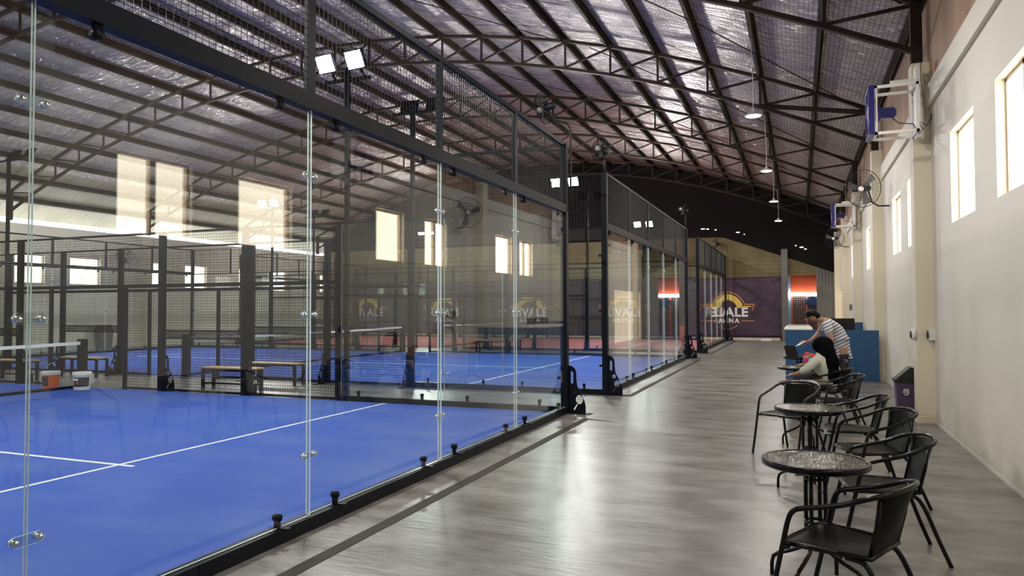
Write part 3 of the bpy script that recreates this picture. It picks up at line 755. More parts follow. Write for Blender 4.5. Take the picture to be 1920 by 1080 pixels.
# sockets, conduits, pipe stub and dispensers on the right side
o = MB().box(4.82, 4.90, 10.985, 11.0, 3.98, 4.10).lathe((4.86, 10.98, 4.04), [(0.018, -0.03), (0.018, 0.01)], 10, axis='y').build('wall_socket', M['white']); tag(o, 'small white power socket high on the pilaster beside the blue box fan', 'socket')
o = MB().tube([(4.80, 11.0-0.012, 4.86), (4.80, 10.988, 4.6), (4.83, 10.988, 4.3), (4.85, 10.988, 4.1)], 0.008, 6).build('conduit_cable', M['cord']); tag(o, 'pale cable running down the pilaster to the socket of the box fan', 'cable')
o = MB().lathe((4.90, 10.9, 4.62), [(0.045, -0.06), (0.05, 0.06)], 16, axis='y').build('pipe_stub', M['white']); tag(o, 'short white plastic pipe stub on top of the wall beside the pilaster head', 'pipe')
for (x, y, side, lab) in ((4.87, 10.985, 'y', 'white round paper dispenser on the pilaster face, right one of two'), (4.695, 11.05, 'x', 'white round paper dispenser on the pilaster edge, left one of two')):
    r = thing('paper_dispenser', (x, y, 1.18), lab, 'dispenser', 'wall dispensers')
    if side == 'y':
        MB().box(x-0.04, x+0.04, y-0.07, y, 1.11, 1.25).build('housing', M['white'], r); MB().lathe((x-0.042, y-0.035, 1.18), [(0.055, -0.012), (0.055, 0.0)], 16, axis='x').build('window_disc', M['binlid'], r)
    else:
        MB().lathe((x, y, 1.18), [(0.075, -0.05), (0.08, 0.0)], 18, axis='x').build('housing', M['white'], r); MB().lathe((x-0.052, y, 1.18), [(0.05, -0.012), (0.05, 0.0)], 16, axis='x').build('window_disc', M['binlid'], r)

# pendants
for i, y in enumerate((14.45, 20.45, 26.45, 32.45, 8.4, 2.4)):
    x = 2.47; z = 5.25 if i < 4 else 5.3
    nm = ['nearest of the hanging row in view', 'second nearest of the hanging row in view', 'third of the hanging row', 'farthest of the hanging row', 'above the walkway, out of view overhead', 'above the viewpoint, out of view'][i]
    r = thing('pendant_lamp', (x, y, z), 'white bowl pendant lamp on a long cord, %s' % nm, 'lamp', 'pendant lamps over the walkway')
    MB().lathe((x, y, z), [(0.165, -0.02), (0.16, -0.005), (0.11, 0.03), (0.045, 0.055), (0.03, 0.10), (0.012, 0.13)], 24).build('lamp_shade', M['shade'], r)
    MB().lathe((x, y, z), [(0.13, -0.024), (0.135, -0.0205)], 24).build('light_disc', M['pend'], r)
    MB().tube([(x, y, z+0.12), (x+0.005, y, z+0.6), (x-0.02, y, z+1.1), (x-0.03, y, prof(x)+0.05)], 0.008, 6).build('cord', M['cord'], r)
    ld = bpy.data.lights.new('pendant_glow', 'AREA'); ld.shape = 'DISK'; ld.size = 0.24; ld.energy = PEND_W; ld.color = (1, 0.95, 0.87)
    lo = bpy.data.objects.new('pendant_glow', ld); COL.objects.link(lo); lo.location = (0, 0, -0.03); lo.parent = r

# ------------------------------------------------------------------ far wall banners
def banner(xc, label):
    y = YF-0.06
    r = thing('banner', (xc, y, 0.2), label, 'banner', 'purple arena banners on the far wall')
    mb = MB(); nx, nz = 36, 22; x0, x1, z0, z1 = xc-2.5, xc+2.5, 0.14, 3.03
    rnd = random.Random(int(xc*10)+5)
    vs = []
    for j in range(nz+1):
        for i in range(nx+1):
            u, v = i/nx, j/nz
            # folds fanning from the two upper corners, sag along the top hem
            a = math.atan2(1-v+0.05, 1.02-u); f = 0.034*math.sin(a*34)*math.exp(-2.2*math.hypot(1-u, 1-v))
            a = math.atan2(1-v+0.05, u+0.02); f += 0.034*math.sin(a*30)*math.exp(-2.2*math.hypot(u, 1-v))
            f += 0.012*math.sin(u*9+v*14)*(1-v)
            vs.append((x0+(x1-x0)*u, y-0.03-f, z0+(z1-z0)*v-0.05*math.sin(PI*u)*v))
    fs = [(j*(nx+1)+i, j*(nx+1)+i+1, (j+1)*(nx+1)+i+1, (j+1)*(nx+1)+i) for j in range(nz) for i in range(nx)]
    k0 = len(vs); vs += [(a, b+0.008, c) for a, b, c in vs[:k0]]; fs += [tuple(q+k0 for q in f[::-1]) for f in fs]
    for i in range(nx): fs += [(i, i+k0, i+1+k0, i+1), (nz*(nx+1)+i+1, nz*(nx+1)+i+1+k0, nz*(nx+1)+i+k0, nz*(nx+1)+i)]
    mb.add(vs, fs, 0, True); mb.build('banner_cloth', M['banner'], r)
    W = Matrix(((1, 0, 0, xc), (0, 0, -1, y-0.075), (0, 1, 0, 1.32), (0, 0, 0, 1)))
    # yellow arch
    R1, R0 = 0.80, 0.52
    arch = circ(0, 0.10, R1, 24, math.radians(8), math.radians(172))+[(-R1, 0.21)]+circ(0, 0.10, R0, 24, math.radians(172), math.radians(8))
    curve_mesh('logo_arch', poly_curve([arch]), M['logo_y'], r, W)
    a2 = circ(0, 0.10, 0.90, 26, math.radians(22), math.radians(158))+[(-0.86, 0.40), (-1.30, 0.40), (-1.22, 0.20), (-0.88, 0.20), (-0.88, 0.25), (-1.17, 0.25), (-1.22, 0.35), (-0.83, 0.35)]
    a2 = [(-1.30, 0.42), (-0.86, 0.42)]+circ(0, 0.10, 0.92, 26, math.radians(158), math.radians(22))+[(0.86, 0.42), (1.30, 0.42), (1.22, 0.10), (1.18, 0.12), (1.24, 0.37), (0.83, 0.37)]+circ(0, 0.10, 0.87, 26, math.radians(22), math.radians(158))+[(-0.83, 0.37), (-1.24, 0.37), (-1.18, 0.12), (-1.22, 0.10)]
    curve_mesh('logo_outline', poly_curve([a2]), M['logo_o'], r, W)
    for q in (-1, 1): curve_mesh('logo_wing', poly_curve([[(q*1.15, 0.27), (q*0.70, 0.27), (q*0.70, 0.32), (q*1.15, 0.32)]]), M['logo_y'], r, W)
    low = circ(0, -0.02, 0.80, 20, math.radians(228), math.radians(312))+circ(0, -0.02, 0.76, 20, math.radians(312), math.radians(228))
    curve_mesh('logo_lower_arc', poly_curve([low]), M['logo_o'], r, W)
    for q in (-1, 1): curve_mesh('logo_bar', poly_curve([[(q*1.28, -0.42), (q*0.70, -0.42), (q*0.70, -0.38), (q*1.28, -0.38)]]), M['logo_o'], r, W)
    t = text_curve('RIVALE', 0.60, 0.022); t.space_character = 1.08
    curve_mesh('lettering', t, M['logo_w'], r, W @ Matrix.Translation((0, 0.0, 0.004)))
    t = text_curve('ARENA', 0.30, 0.012); t.space_character = 1.35
    curve_mesh('lettering', t, M['logo_w'], r, W @ Matrix.Translation((0, -0.40, 0.004)))
for i, xc in enumerate((-0.04, -5.1, -10.2, -15.3, -20.35)):
    banner(xc, 'purple cloth banner with arched yellow arena logo, %s' % ['rightmost beside the grey column', 'second from the right', 'third from the right, middle one', 'fourth from the right', 'leftmost in the far left corner'][i])
# skirting plank and blocks under the banners
o = MB().box(-22.0, 2.4, YF-0.12, YF-0.02, 0.0, 0.12).build('ground_sill', M['frame']); tag(o, 'long pale timber sill on the floor below the purple banners', 'timber sill')
o = MB().box(1.55, 2.0, YF-0.55, YF-0.30, 0.0, 0.10).build('foam_block', M['white']); tag(o, 'small white block lying on the floor below the rightmost banner', 'block')

# ------------------------------------------------------------------ behind the counter, far right opening
r = thing('ceiling_light_bar', (3.4, 37.2, 2.2), 'bright white light bar across the opening with the orange wall', 'light')
MB().box(2.6, 4.3, 37.38, 37.46, 2.10, 2.27).build('light_tube', M['led'], r)
r = thing('lattice_screen', (3.45, 37.6, 0), 'dark square lattice screen in the orange framed opening', 'screen')
mb = MB()
for i in range(13): x = 2.95+i*0.10; mb.box(x-0.02, x+0.02, 37.58, 37.62, 0, 2.05)
for i in range(20): z = 0.05+i*0.105; mb.box(2.93, 4.2, 37.57, 37.63, z-0.02, z+0.02)
mb.build('lattice', M['column'], r)
MB().box(2.86, 2.94, 37.55, 37.65, 0, 2.1).box(3.55, 3.62, 37.53, 37.57, 0, 2.1).build('screen_frame', M['orange'], r)
o = MB().ball((3.85, 37.4, 1.84), 0.3, sc_=(1.1, 0.3, 0.9)).build('navy_drape', M['navy']); tag(o, 'navy cloth bundle hanging below the light bar in the opening', 'cloth')

# reception counters
r = thing('reception_counter', (3.85, 16.9, 0), 'blue laminate reception counter across the walkway', 'counter')
MB().box(2.95, 4.77, 16.70, 16.745, 0, 1.07).build('front_panel', M['counter'], r)
MB().box(2.95, 3.02, 16.745, 18.6, 0, 1.07).build('side_panel', M['counter'], r)
MB().box(2.93, 3.5, 16.69, 18.6, 1.07, 1.10).build('counter_top', M['white'], r)
MB().box(3.5, 4.68, 16.745, 17.4, 0.72, 0.75).build('desk_top', M['counter'], r)
r = thing('display_case', (3.2, 17.6, 1.10), 'low white glass topped case on the left end of the counter', 'display case')
MB().box(2.98, 3.46, 17.0, 18.4, 1.10, 1.14).build('case_base', M['white'], r); MB().box(3.0, 3.44, 17.1, 18.3, 1.14, 1.18).build('case_glass', M['acryl'], r)
r = thing('back_counter', (4.6, 22.0, 0), 'second lower blue counter behind the reception against the right wall', 'counter')
MB().box(4.15, 4.86, 21.9, 22.0, 0, 1.14).build('front_panel', M['counter'], r); MB().box(4.15, 4.2, 22.0, 23.5, 0, 1.14).build('side_panel', M['counter'], r)
r = thing('monitor', (4.1, 19.5, 1.07), 'black monitor standing behind the blue counter', 'monitor')
MB().box(3.85, 4.5, 19.5, 19.53, 0.95, 1.28).build('screen', M['laptop'], r); MB().box(4.12, 4.2, 19.52, 19.56, 0.75, 1.0).box(4.0, 4.3, 19.45, 19.65, 0.73, 0.75).build('stand', M['laptop'], r)
r = thing('office_desk', (4.2, 19.5, 0), 'black desk carrying the monitor behind the blue counter', 'desk')
MB().box(3.7, 4.7, 19.2, 19.9, 0.70, 0.73).build('desk_top', M['laptop'], r)
for x in (3.75, 4.65): MB().box(x-0.02, x+0.02, 19.25, 19.85, 0, 0.70).build('leg', M['laptop'], r)
o = MB().box(WR-0.02, WR, 26.9, 28.1, 1.46, 1.66).build('wall_sign', mat('slate_sign', (0.10, 0.11, 0.18), 0.5)); tag(o, 'small slate blue sign on the right wall beside the bright doorway', 'sign')

# litter bin
r = thing('swing_bin', (4.62, 11.55, 0), 'tall purple swing-lid litter bin with a black lid, beside the pilaster', 'bin')
def taper(cx, cy, z0, z1, a0, b0, a1, b1):
    vs = [(cx+sx*a, cy+sy*b, z) for z, a, b in ((z0, a0, b0), (z1, a1, b1)) for sx, sy in ((-1,-1),(1,-1),(1,1),(-1,1))]
    return MB().add(vs, [(3,2,1,0),(4,5,6,7),(0,1,5,4),(1,2,6,5),(2,3,7,6),(3,0,4,7)])
taper(4.62, 11.6, 0, 0.50, 0.10, 0.12, 0.125, 0.15).build('bin_body', M['bin'], r)
mb = taper(4.62, 11.6, 0.49, 0.53, 0.14, 0.165, 0.14, 0.165)
mb.add([(4.49, 11.45, 0.53), (4.75, 11.45, 0.53), (4.75, 11.75, 0.53), (4.49, 11.75, 0.53), (4.67, 11.45, 0.70), (4.72, 11.45, 0.70), (4.72, 11.75, 0.70), (4.67, 11.75, 0.70)], [(3,2,1,0),(4,5,6,7),(0,1,5,4),(1,2,6,5),(2,3,7,6),(3,0,4,7)])
mb.build('bin_lid', M['binlid'], r)
mb = MB(); y = 11.6-0.148
for i, (a, b, c, d) in enumerate(((-0.03, 0.03, 0.385, 0.40), (-0.035, -0.02, 0.34, 0.385), (-0.005, 0.012, 0.345, 0.38), (0.02, 0.035, 0.33, 0.38), (-0.02, 0.02, 0.315, 0.33))): mb.box(4.62+a, 4.62+b, y-0.004, y+0.012, c, d)
mb.build('bin_symbol', M['white'], r)

# ------------------------------------------------------------------ bistro tables
def make_table():
    r = thing('bistro_table', (0, 0, 0), 'x', 'table', 'round glass bistro tables')
    MB().lathe((0, 0, 0), [(0.262, 0.694), (0.262, 0.702)], 40, smooth=False).build('glass_top', M['pebble'], r)
    MB().lathe((0, 0, 0), [(0.255, 0.668), (0.272, 0.668), (0.282, 0.675), (0.284, 0.69), (0.282, 0.702), (0.275, 0.706), (0.262, 0.705), (0.260, 0.69), (0.255, 0.668)], 40, caps=False).build('table_rim', M['chair'], r)
    for k_ in range(4):
        a = PI/4+k_*PI/2+0.35; e = Vector((math.cos(a), math.sin(a), 0))
        pts = [e*0.055+Vector((0,0,0.69)), e*0.055+Vector((0,0,0.45)), e*0.055+Vector((0,0,0.28)), e*0.062+Vector((0,0,0.235)), e*0.085+Vector((0,0,0.20)), e*0.15+Vector((0,0,0.165)), e*0.22+Vector((0,0,0.135)), e*0.252+Vector((0,0,0.11)), e*0.262+Vector((0,0,0.07)), e*0.262+Vector((0,0,0.0))]
        MB().tube(pts, 0.0115, 10).build('leg', M['chair'], r)
    for z in (0.36, 0.60):
        mb = MB().tube([(0.055*math.cos(2*PI*i/20), 0.055*math.sin(2*PI*i/20), z) for i in range(20)], 0.009, 6, closed=True)
        mb.build('ring_brace', M['chair'], r)
    MB().bar((-0.24, 0, 0.672), (0.24, 0, 0.672), 0.02, 0.012).bar((0, -0.24, 0.672), (0, 0.24, 0.672), 0.02, 0.012).build('under_cross', M['chair'], r)
    return r
t0 = make_table()
TB = [(3.31, 4.37, 0.0, 'nearest of the row, with a paper tag under the rim'), (3.31, 6.62, 0.3, 'second from the viewpoint'), (3.30, 8.84, 0.7, 'third from the viewpoint, in front of the seated woman'), (3.22, 11.06, 0.2, 'fourth from the viewpoint, beside the seated woman'), (3.25, 13.35, 0.5, 'farthest one, holding the open laptop')]
for i, (x, y, a, s) in enumerate(TB):
    t = t0 if i == 0 else copy_tree(t0); t.location = (x, y, 0); t.rotation_euler = (0, 0, a); t['label'] = 'round black bistro table, %s' % s
o = MB().add([(-0.045, -0.03, 0), (0.03, -0.045, 0.01), (0.045, 0.02, 0.0), (-0.03, 0.03, 0.012), (-0.045, -0.03, 0.002), (0.03, -0.045, 0.012), (0.045, 0.02, 0.002), (-0.03, 0.03, 0.014)], [(3,2,1,0),(4,5,6,7),(0,1,5,4),(1,2,6,5),(2,3,7,6),(3,0,4,7)]).build('price_tag', M['paper'])
o.location = (3.25, 4.29, 0.625); tag(o, 'small white paper tag hanging under the nearest table', 'tag')

# ------------------------------------------------------------------ bistro chairs (local: faces +x)
def smooth_path(pts, n=6):
    P = [Vector(p) for p in pts]; out = []
    for i in range(len(P)-1):
        p0, p1, p2, p3 = P[max(i-1, 0)], P[i], P[i+1], P[min(i+2, len(P)-1)]
        for k_ in range(n):
            t = k_/n; out.append(0.5*((2*p1)+(p2-p0)*t+(2*p0-5*p1+4*p2-p3)*t*t+(3*p1-p0-3*p2+p3)*t**3))
    return out+[P[-1]]
def make_chair():
    r = thing('bistro_chair', (0, 0, 0), 'x', 'chair', 'black rattan bistro chairs')
    W = 0.255
    loop = smooth_path([(0.30, -W, 0.0), (0.245, -W, 0.22), (0.20, -W, 0.42), (0.170, -W, 0.545), (0.142, -W, 0.592), (0.09, -W, 0.612), (-0.06, -W, 0.652), (-0.18, -W*0.93, 0.70), (-0.26, -W*0.62, 0.725), (-0.29, 0, 0.735),
            (-0.26, W*0.62, 0.725), (-0.18, W*0.93, 0.70), (-0.06, W, 0.652), (0.09, W, 0.612), (0.142, W, 0.592), (0.170, W, 0.545), (0.20, W, 0.42), (0.245, W, 0.22), (0.30, W, 0.0)], 5)
    n = len(loop); q = n//4
    MB().tube(loop[q-3:n-q+3], 0.0125, 10).build('armrest', M['chair'], r)
    MB().tube(loop[:q-2], 0.0125, 10).build('leg', M['chair'], r); MB().tube(loop[n-q+2:], 0.0125, 10).build('leg', M['chair'], r)
    for s in (-1, 1):
        MB().tube(smooth_path([(-0.06, 0.17*s, 0.402), (-0.14, 0.175*s, 0.395), (-0.19, 0.185*s, 0.33), (-0.255, 0.205*s, 0.16), (-0.32, 0.22*s, 0.0)], 5), 0.0125, 10).build('leg', M['chair'], r)
    # seat pan with frame, sagging a little
    mb = MB(); N = 12
    def edge(u, v): # u along x -.21..+.22, v width
        x = -0.17+0.40*u; hw = 0.185+0.035*u; return x, hw*(2*v-1)
    vs = []
    for i in range(N+1):
        for j in range(N+1):
            u, v = i/N, j/N; x, y = edge(u, v); z = 0.425-0.018*math.sin(PI*u)*math.sin(PI*v)+0.006*u
            if u > 0.8: z -= 0.012*((u-0.8)/0.2)**2
            vs.append((x, y, z))
    f = [(i*(N+1)+j, (i+1)*(N+1)+j, (i+1)*(N+1)+j+1, i*(N+1)+j+1) for i in range(N) for j in range(N)]
    k0 = len(vs); vs += [(a, b, c-0.008) for a, b, c in vs[:k0]]; f += [tuple(q_+k0 for q_ in g[::-1]) for g in f]
    mb.add(vs, f, 0, True); mb.build('seat', M['rattan'], r)
    rim = [(*edge(0, 0.04), 0.42), (*edge(0.5, 0), 0.42), (*edge(0.93, 0), 0.42), (*edge(1, 0.08), 0.416), (*edge(1, 0.5), 0.416), (*edge(1, 0.92), 0.416), (*edge(0.93, 1), 0.42), (*edge(0.5, 1), 0.42), (*edge(0, 0.96), 0.42)]
    MB().tube(rim, 0.013, 8, closed=True).build('seat_frame', M['chair'], r)
    for s in (-1, 1): MB().bar((0.19, 0.21*s, 0.405), (0.205, 0.255*s, 0.405), 0.02).build('seat_bracket', M['chair'], r)
    # curved woven backrest from seat to the loop
    mb = MB(); vs = []; NB = 10
    for i in range(NB+1):
        for j in range(NB+1):
            u, v = i/NB, (j/NB)*2-1
            hw = 0.165+0.015*u; x = -0.165-0.115*u-0.0*v*v; x += 0.055*(v*v)*u; z = 0.425+0.295*u-0.012*v*v*u
            vs.append((x, hw*v, z))
    f = [(i*(NB+1)+j, i*(NB+1)+j+1, (i+1)*(NB+1)+j+1, (i+1)*(NB+1)+j) for i in range(NB) for j in range(NB)]
    k0 = len(vs); vs += [(a-0.010, b, c) for a, b, c in vs[:k0]]; f += [tuple(q_+k0 for q_ in g[::-1]) for g in f]
    mb.add(vs, f, 0, True); mb.build('backrest', M['rattan'], r)
    for s in (-1, 1): MB().tube([(-0.165, 0.165*s, 0.42), (-0.225+0.025, 0.173*s, 0.57), (-0.275+0.055, 0.18*s, 0.71)], 0.011, 8).build('back_upright', M['chair'], r)
    return r
c0 = make_chair()
CH = [(3.44, 3.84, 155, 'nearest to the viewpoint, cut by the lower picture edge'),
      (3.72, 5.16, 186, 'second on the wall side, just beyond the nearest table'),
      (3.78, 6.42, 200, 'third on the wall side, with its back to the wall'),
      (3.70, 7.42, 182, 'fourth on the wall side, with a white tag'),
      (3.13, 8.24, 240, 'only one on the walkway side, at the second table'),
      (3.66, 9.62, 190, 'directly in front of the seated woman'),
      (3.60, 10.70, 158, 'occupied by the woman in the black headscarf'),
      (3.62, 12.15, 185, 'between the seated woman and the standing man')]
for i, (x, y, a, s) in enumerate(CH):
    c = c0 if i == 0 else copy_tree(c0); c.location = (x, y, 0); c.rotation_euler = (0, 0, math.radians(a)); c['label'] = 'black rattan bistro armchair, %s' % s
for (x, y, z, s) in ((2.99, 8.02, 0.40, 'walkway-side chair'), (3.47, 7.35, 0.40, 'fourth wall-side chair')):
    o = MB().box(x-0.03, x+0.03, y-0.004, y+0.004, z-0.03, z+0.01).build('seat_tag', M['paper']); tag(o, 'tiny white tag hanging from the seat edge of the %s' % s, 'tag', 'tags on the chairs')

# ------------------------------------------------------------------ benches, buckets
def make_bench():
    r = thing('wooden_bench', (0, 0, 0), 'x', 'bench', 'wood topped benches between the courts')
    MB().box(-0.62, 0.62, -0.17, 0.17, 0.425, 0.45).build('seat_board', M['wood'], r)
    MB().box(-0.60, 0.60, -0.15, -0.12, 0.385, 0.425).box(-0.60, 0.60, 0.12, 0.15, 0.385, 0.425).build('apron', M['black'], r)
    for x in (-0.58, 0.58):
        for y in (-0.135, 0.135): MB().box(x-0.025, x+0.025, y-0.025, y+0.025, 0, 0.425).build('leg', M['black'], r)
    MB().box(-0.56, 0.56, -0.012, 0.012, 0.12, 0.15).box(-0.6, -0.56, -0.12, 0.12, 0.12, 0.15).box(0.56, 0.6, -0.12, 0.12, 0.12, 0.15).build('stretcher', M['black'], r)
    return r
b0 = make_bench()
BN = [(-6.8, 10.75, 0, 'nearer of the right pair beyond the near court'), (-6.85, 12.05, 0, 'farther of the right pair, against the middle court fence'),
      (-12.35, 11.95, 0, 'behind the net post and orange bucket'), (-13.0, 10.75, 0, 'leftmost at the picture edge'),
      (-6.75, 23.2, 0, 'nearer of the pair between the middle and red courts'), (-6.9, 24.6, 0, 'farther of the pair between the middle and red courts')]
for i, (x, y, a, s) in enumerate(BN):
    b = b0 if i == 0 else copy_tree(b0); b.location = (x, y, 0); b['label'] = 'low wooden bench with black legs, %s' % s
def bucket(x, y, m, label, orange):
    r = thing('ball_bucket', (x, y, 0.012), label, 'bucket')
    MB().lathe((x, y, 0.012), [(0.135, 0.0), (0.137, 0.01), (0.155, 0.30), (0.157, 0.31)], 28).build('bucket_body', m, r)
    MB().lathe((x, y, 0.012), [(0.163, 0.275), (0.166, 0.28), (0.166, 0.335), (0.158, 0.345)], 28).build('lid', M['bucket_w'], r)
    n = 12; a0 = -1.9; mb = MB(); vs = []
    for z, rr in ((0.07, 0.1435), (0.25, 0.1535)):
        for i in range(n+1): a = a0+(1.0 if orange else 2.2)*i/n; vs.append((x+rr*math.cos(a), y+rr*math.sin(a), z+0.012))
    mb.add(vs, [(i, i+1, n+2+i, n+1+i) for i in range(n)]); mb.build('label_print', M['label_b'], r)
    if orange:
        MB().tube([(x-0.02+0.14*math.cos(t), y+0.03, 0.35+0.16*math.sin(t)) for t in [PI*i/12 for i in range(3, 12)]], 0.004, 6).build('handle', M['white'], r)
    else:
        mb = MB()
        for k_ in range(5): a = -1.85+k_*0.16; mb.bar((x+0.155*math.cos(a), y+0.155*math.sin(a), 0.20), (x+0.155*math.cos(a+0.08), y+0.155*math.sin(a+0.08), 0.235), 0.006, 0.025)
        mb.build('white_print', M['white'], r)
        mb = MB(); a = -1.25; mb.ball((x+0.142*math.cos(a), y+0.142*math.sin(a), 0.15), 0.035, sc_=(1, 0.3, 1)); mb.build('red_print', M['red_p'], r)
bucket(-10.35, 9.72, M['bucket_o'], 'orange plastic bucket with a white lid and wire handle, behind the net', True)
bucket(-9.62, 9.82, M['bucket_w'], 'white bucket with a black label, right of the net post', False)
r = thing('grey_bin', (WL+0.5, 20.2, 0), 'grey litter bin by the left-hand wall seen through the mesh', 'bin')
taper(WL+0.6, 20.4, 0, 0.75, 0.2, 0.2, 0.26, 0.24).build('bin_body', M['column'], r); taper(WL+0.6, 20.4, 0.75, 0.95, 0.27, 0.25, 0.18, 0.2).build('bin_lid', M['binlid'], r)
o = MB().lathe((-1.75, 33.8, 0.012), [(0.12, 0), (0.13, 0.02), (0.15, 0.70), (0.15, 0.72)], 20).build('orange_bucket', M['bucket_o']); tag(o, 'tall orange and white tub standing on the red court', 'bucket')

# ------------------------------------------------------------------ things on the tables
r = thing('laptop', (3.12, 13.3, 0.706), 'open black laptop on the farthest table', 'laptop')
MB().box(3.0, 3.28, 13.2, 13.42, 0.706, 0.722).build('keyboard_base', M['laptop'], r)
mb = MB(); mb.add([(3.03, 13.19, 0.722), (3.22, 13.19, 0.722), (3.16, 13.20, 0.90), (2.98, 13.20, 0.90), (3.03, 13.20, 0.722), (3.22, 13.20, 0.722), (3.16, 13.21, 0.90), (2.98, 13.21, 0.90)], [(3,2,1,0),(4,5,6,7),(0,1,5,4),(1,2,6,5),(2,3,7,6),(3,0,4,7)])
mb.build('screen', M['laptop'], r)
r = thing('drink_tumbler', (3.32, 11.12, 0.706), 'pink drink tumbler on the table beside the seated woman', 'tumbler')
MB().lathe((3.32, 11.12, 0.706), [(0.03, 0), (0.038, 0.12), (0.04, 0.125), (0.035, 0.14), (0.01, 0.15)], 16).build('cup', M['pink'], r)
r = thing('snack_bag', (3.38, 11.2, 0.706), 'red snack bag with a green and white print on the woman\'s table', 'snack bag')
MB().ball((3.40, 11.22, 0.80), 0.09, sc_=(1.2, 0.5, 1.0)).ball((3.34, 11.2, 0.86), 0.05, sc_=(1, 0.6, 1)).build('bag_body', M['redbag'], r)
MB().ball((3.355, 11.165, 0.84), 0.04, sc_=(0.8, 0.4, 0.9)).build('green_print', M['green'], r)
MB().ball((3.375, 11.15, 0.80), 0.035, sc_=(1, 0.4, 0.7)).build('white_print', M['paper'], r)

# ------------------------------------------------------------------ people
def skinned(name, nodes, edges, m, parent, sub=2):
    """nodes: list of (x,y,z,(rx,ry)); first one is the root; grown with a Skin modifier, one continuous surface"""
    me = bpy.data.meshes.new(name); off = parent_loc(parent)
    me.from_pydata([(n[0]-off.x, n[1]-off.y, n[2]-off.z) for n in nodes], edges, [])
    o = bpy.data.objects.new(name, me); COL.objects.link(o); o.parent = parent
    sk = o.modifiers.new('skin', 'SKIN'); sk.use_smooth_shade = True
    for i, n in enumerate(nodes):
        sv = me.skin_vertices[0].data[i]; sv.radius = n[3] if isinstance(n[3], tuple) else (n[3], n[3]); sv.use_root = (i == 0)
    sb = o.modifiers.new('sub', 'SUBSURF'); sb.levels = sub; sb.render_levels = sub
    dg = bpy.context.evaluated_depsgraph_get(); dg.update()
    m2 = bpy.data.meshes.new_from_object(o.evaluated_get(dg)); o.modifiers.clear(); o.data = m2; m2.name = name
    m2.materials.clear(); m2.materials.append(m)
    for p in m2.polygons: p.use_smooth = True
    return o
def chain(*idx): return [(a, b) for a, b in zip(idx, idx[1:])]
def hand(nodes, edges, wrist, palm_dir, side, up_, curl=0.4, s=1.0):
    """palm and five fingers grown from node index wrist"""
    w_ = Vector(nodes[wrist][:3]); d = Vector(palm_dir).normalized(); sd = Vector(side).normalized(); u = Vector(up_).normalized()
    p = len(nodes); c = w_+d*0.055*s; nodes.append((*c, (0.034*s, 0.018*s))); edges.append((wrist, p))
    for k_, (o_, L) in enumerate(((-0.028, 0.060), (-0.010, 0.074), (0.009, 0.070), (0.027, 0.052))):
        b1 = w_+d*0.092*s+sd*o_*s; b2 = b1+(d*0.9-u*curl*0.6).normalized()*L*0.5*s; b3 = b2+(d*0.6-u*curl*1.6).normalized()*L*0.5*s
        i0 = len(nodes); nodes += [(*b1, 0.0095*s), (*b2, 0.0085*s), (*b3, 0.007*s)]; edges += [(p, i0), (i0, i0+1), (i0+1, i0+2)]
    b1 = w_+d*0.035*s-sd*0.038*s; b2 = b1+(d*0.7-sd*0.5-u*0.2).normalized()*0.035*s; b3 = b2+(d*0.9-sd*0.1-u*0.4).normalized()*0.028*s
    i0 = len(nodes); nodes += [(*b1, 0.011*s), (*b2, 0.0095*s), (*b3, 0.008*s)]; edges += [(p, i0), (i0, i0+1), (i0+1, i0+2)]

# standing man leaning over the table, facing -x
r = thing('person', (3.9, 13.1, 0), 'standing man in a white and blue striped shirt leaning over the table, holding a sheet', 'person')
Y = 12.85
# shoulders are across y; near arm = -y side
N_ = [(3.86, Y, 0.86, (0.11, 0.10)),      # 0 pelvis
      (3.84, Y, 1.00, (0.10, 0.12)), (3.78, Y, 1.16, (0.10, 0.14)), (3.68, Y, 1.29, (0.09, 0.14)),   # 1-3
      (3.60, Y, 1.34, (0.052, 0.052)), (3.53, Y, 1.365, (0.05, 0.05)),     # 4 neck 5
      (3.46, Y, 1.375, (0.085, 0.075)), (3.415, Y, 1.435, (0.088, 0.075)),   # 6 head low, 7 head top
      (3.64, Y-0.18, 1.29, (0.055, 0.05)), (3.70, Y-0.29, 1.09, (0.046, 0.044)), (3.71, Y-0.31, 0.98, (0.042, 0.040)), (3.72, Y-0.31, 0.86, (0.026, 0.030)),   # 8-11 near arm down
      (3.64, Y+0.17, 1.30, (0.055, 0.05)), (3.54, Y+0.24, 1.12, (0.042, 0.042)), (3.44, Y+0.12, 1.02, (0.036, 0.034)), (3.37, Y+0.02, 0.985, (0.024, 0.028)),   # 12-15 far arm forward
      (3.90, Y-0.10, 0.80, (0.085, 0.08)), (3.86, Y-0.11, 0.46, (0.056, 0.056)), (3.92, Y-0.11, 0.09, (0.038, 0.038)), (3.80, Y-0.11, 0.035, (0.035, 0.03)),
      (3.90, Y+0.10, 0.80, (0.085, 0.08)), (3.90, Y+0.12, 0.46, (0.056, 0.056)), (4.0, Y+0.13, 0.09, (0.038, 0.038)), (3.88, Y+0.13, 0.035, (0.035, 0.03))]
E_ = chain(0, 1, 2, 3, 4, 5, 6, 7)+chain(3, 8, 9, 10, 11)+chain(3, 12, 13, 14, 15)+chain(0, 16, 17, 18, 19)+chain(0, 20, 21, 22, 23)
hand(N_, E_, 11, (0.15, 0, -1), (0, 1, 0), (-1, 0, 0), 0.5); hand(N_, E_, 15, (-1, -0.4, -0.1), (0.2, 0.4, 0.8), (0, -1, 0.2), 0.8)
skinned('body', N_, E_, M['skin'], r)
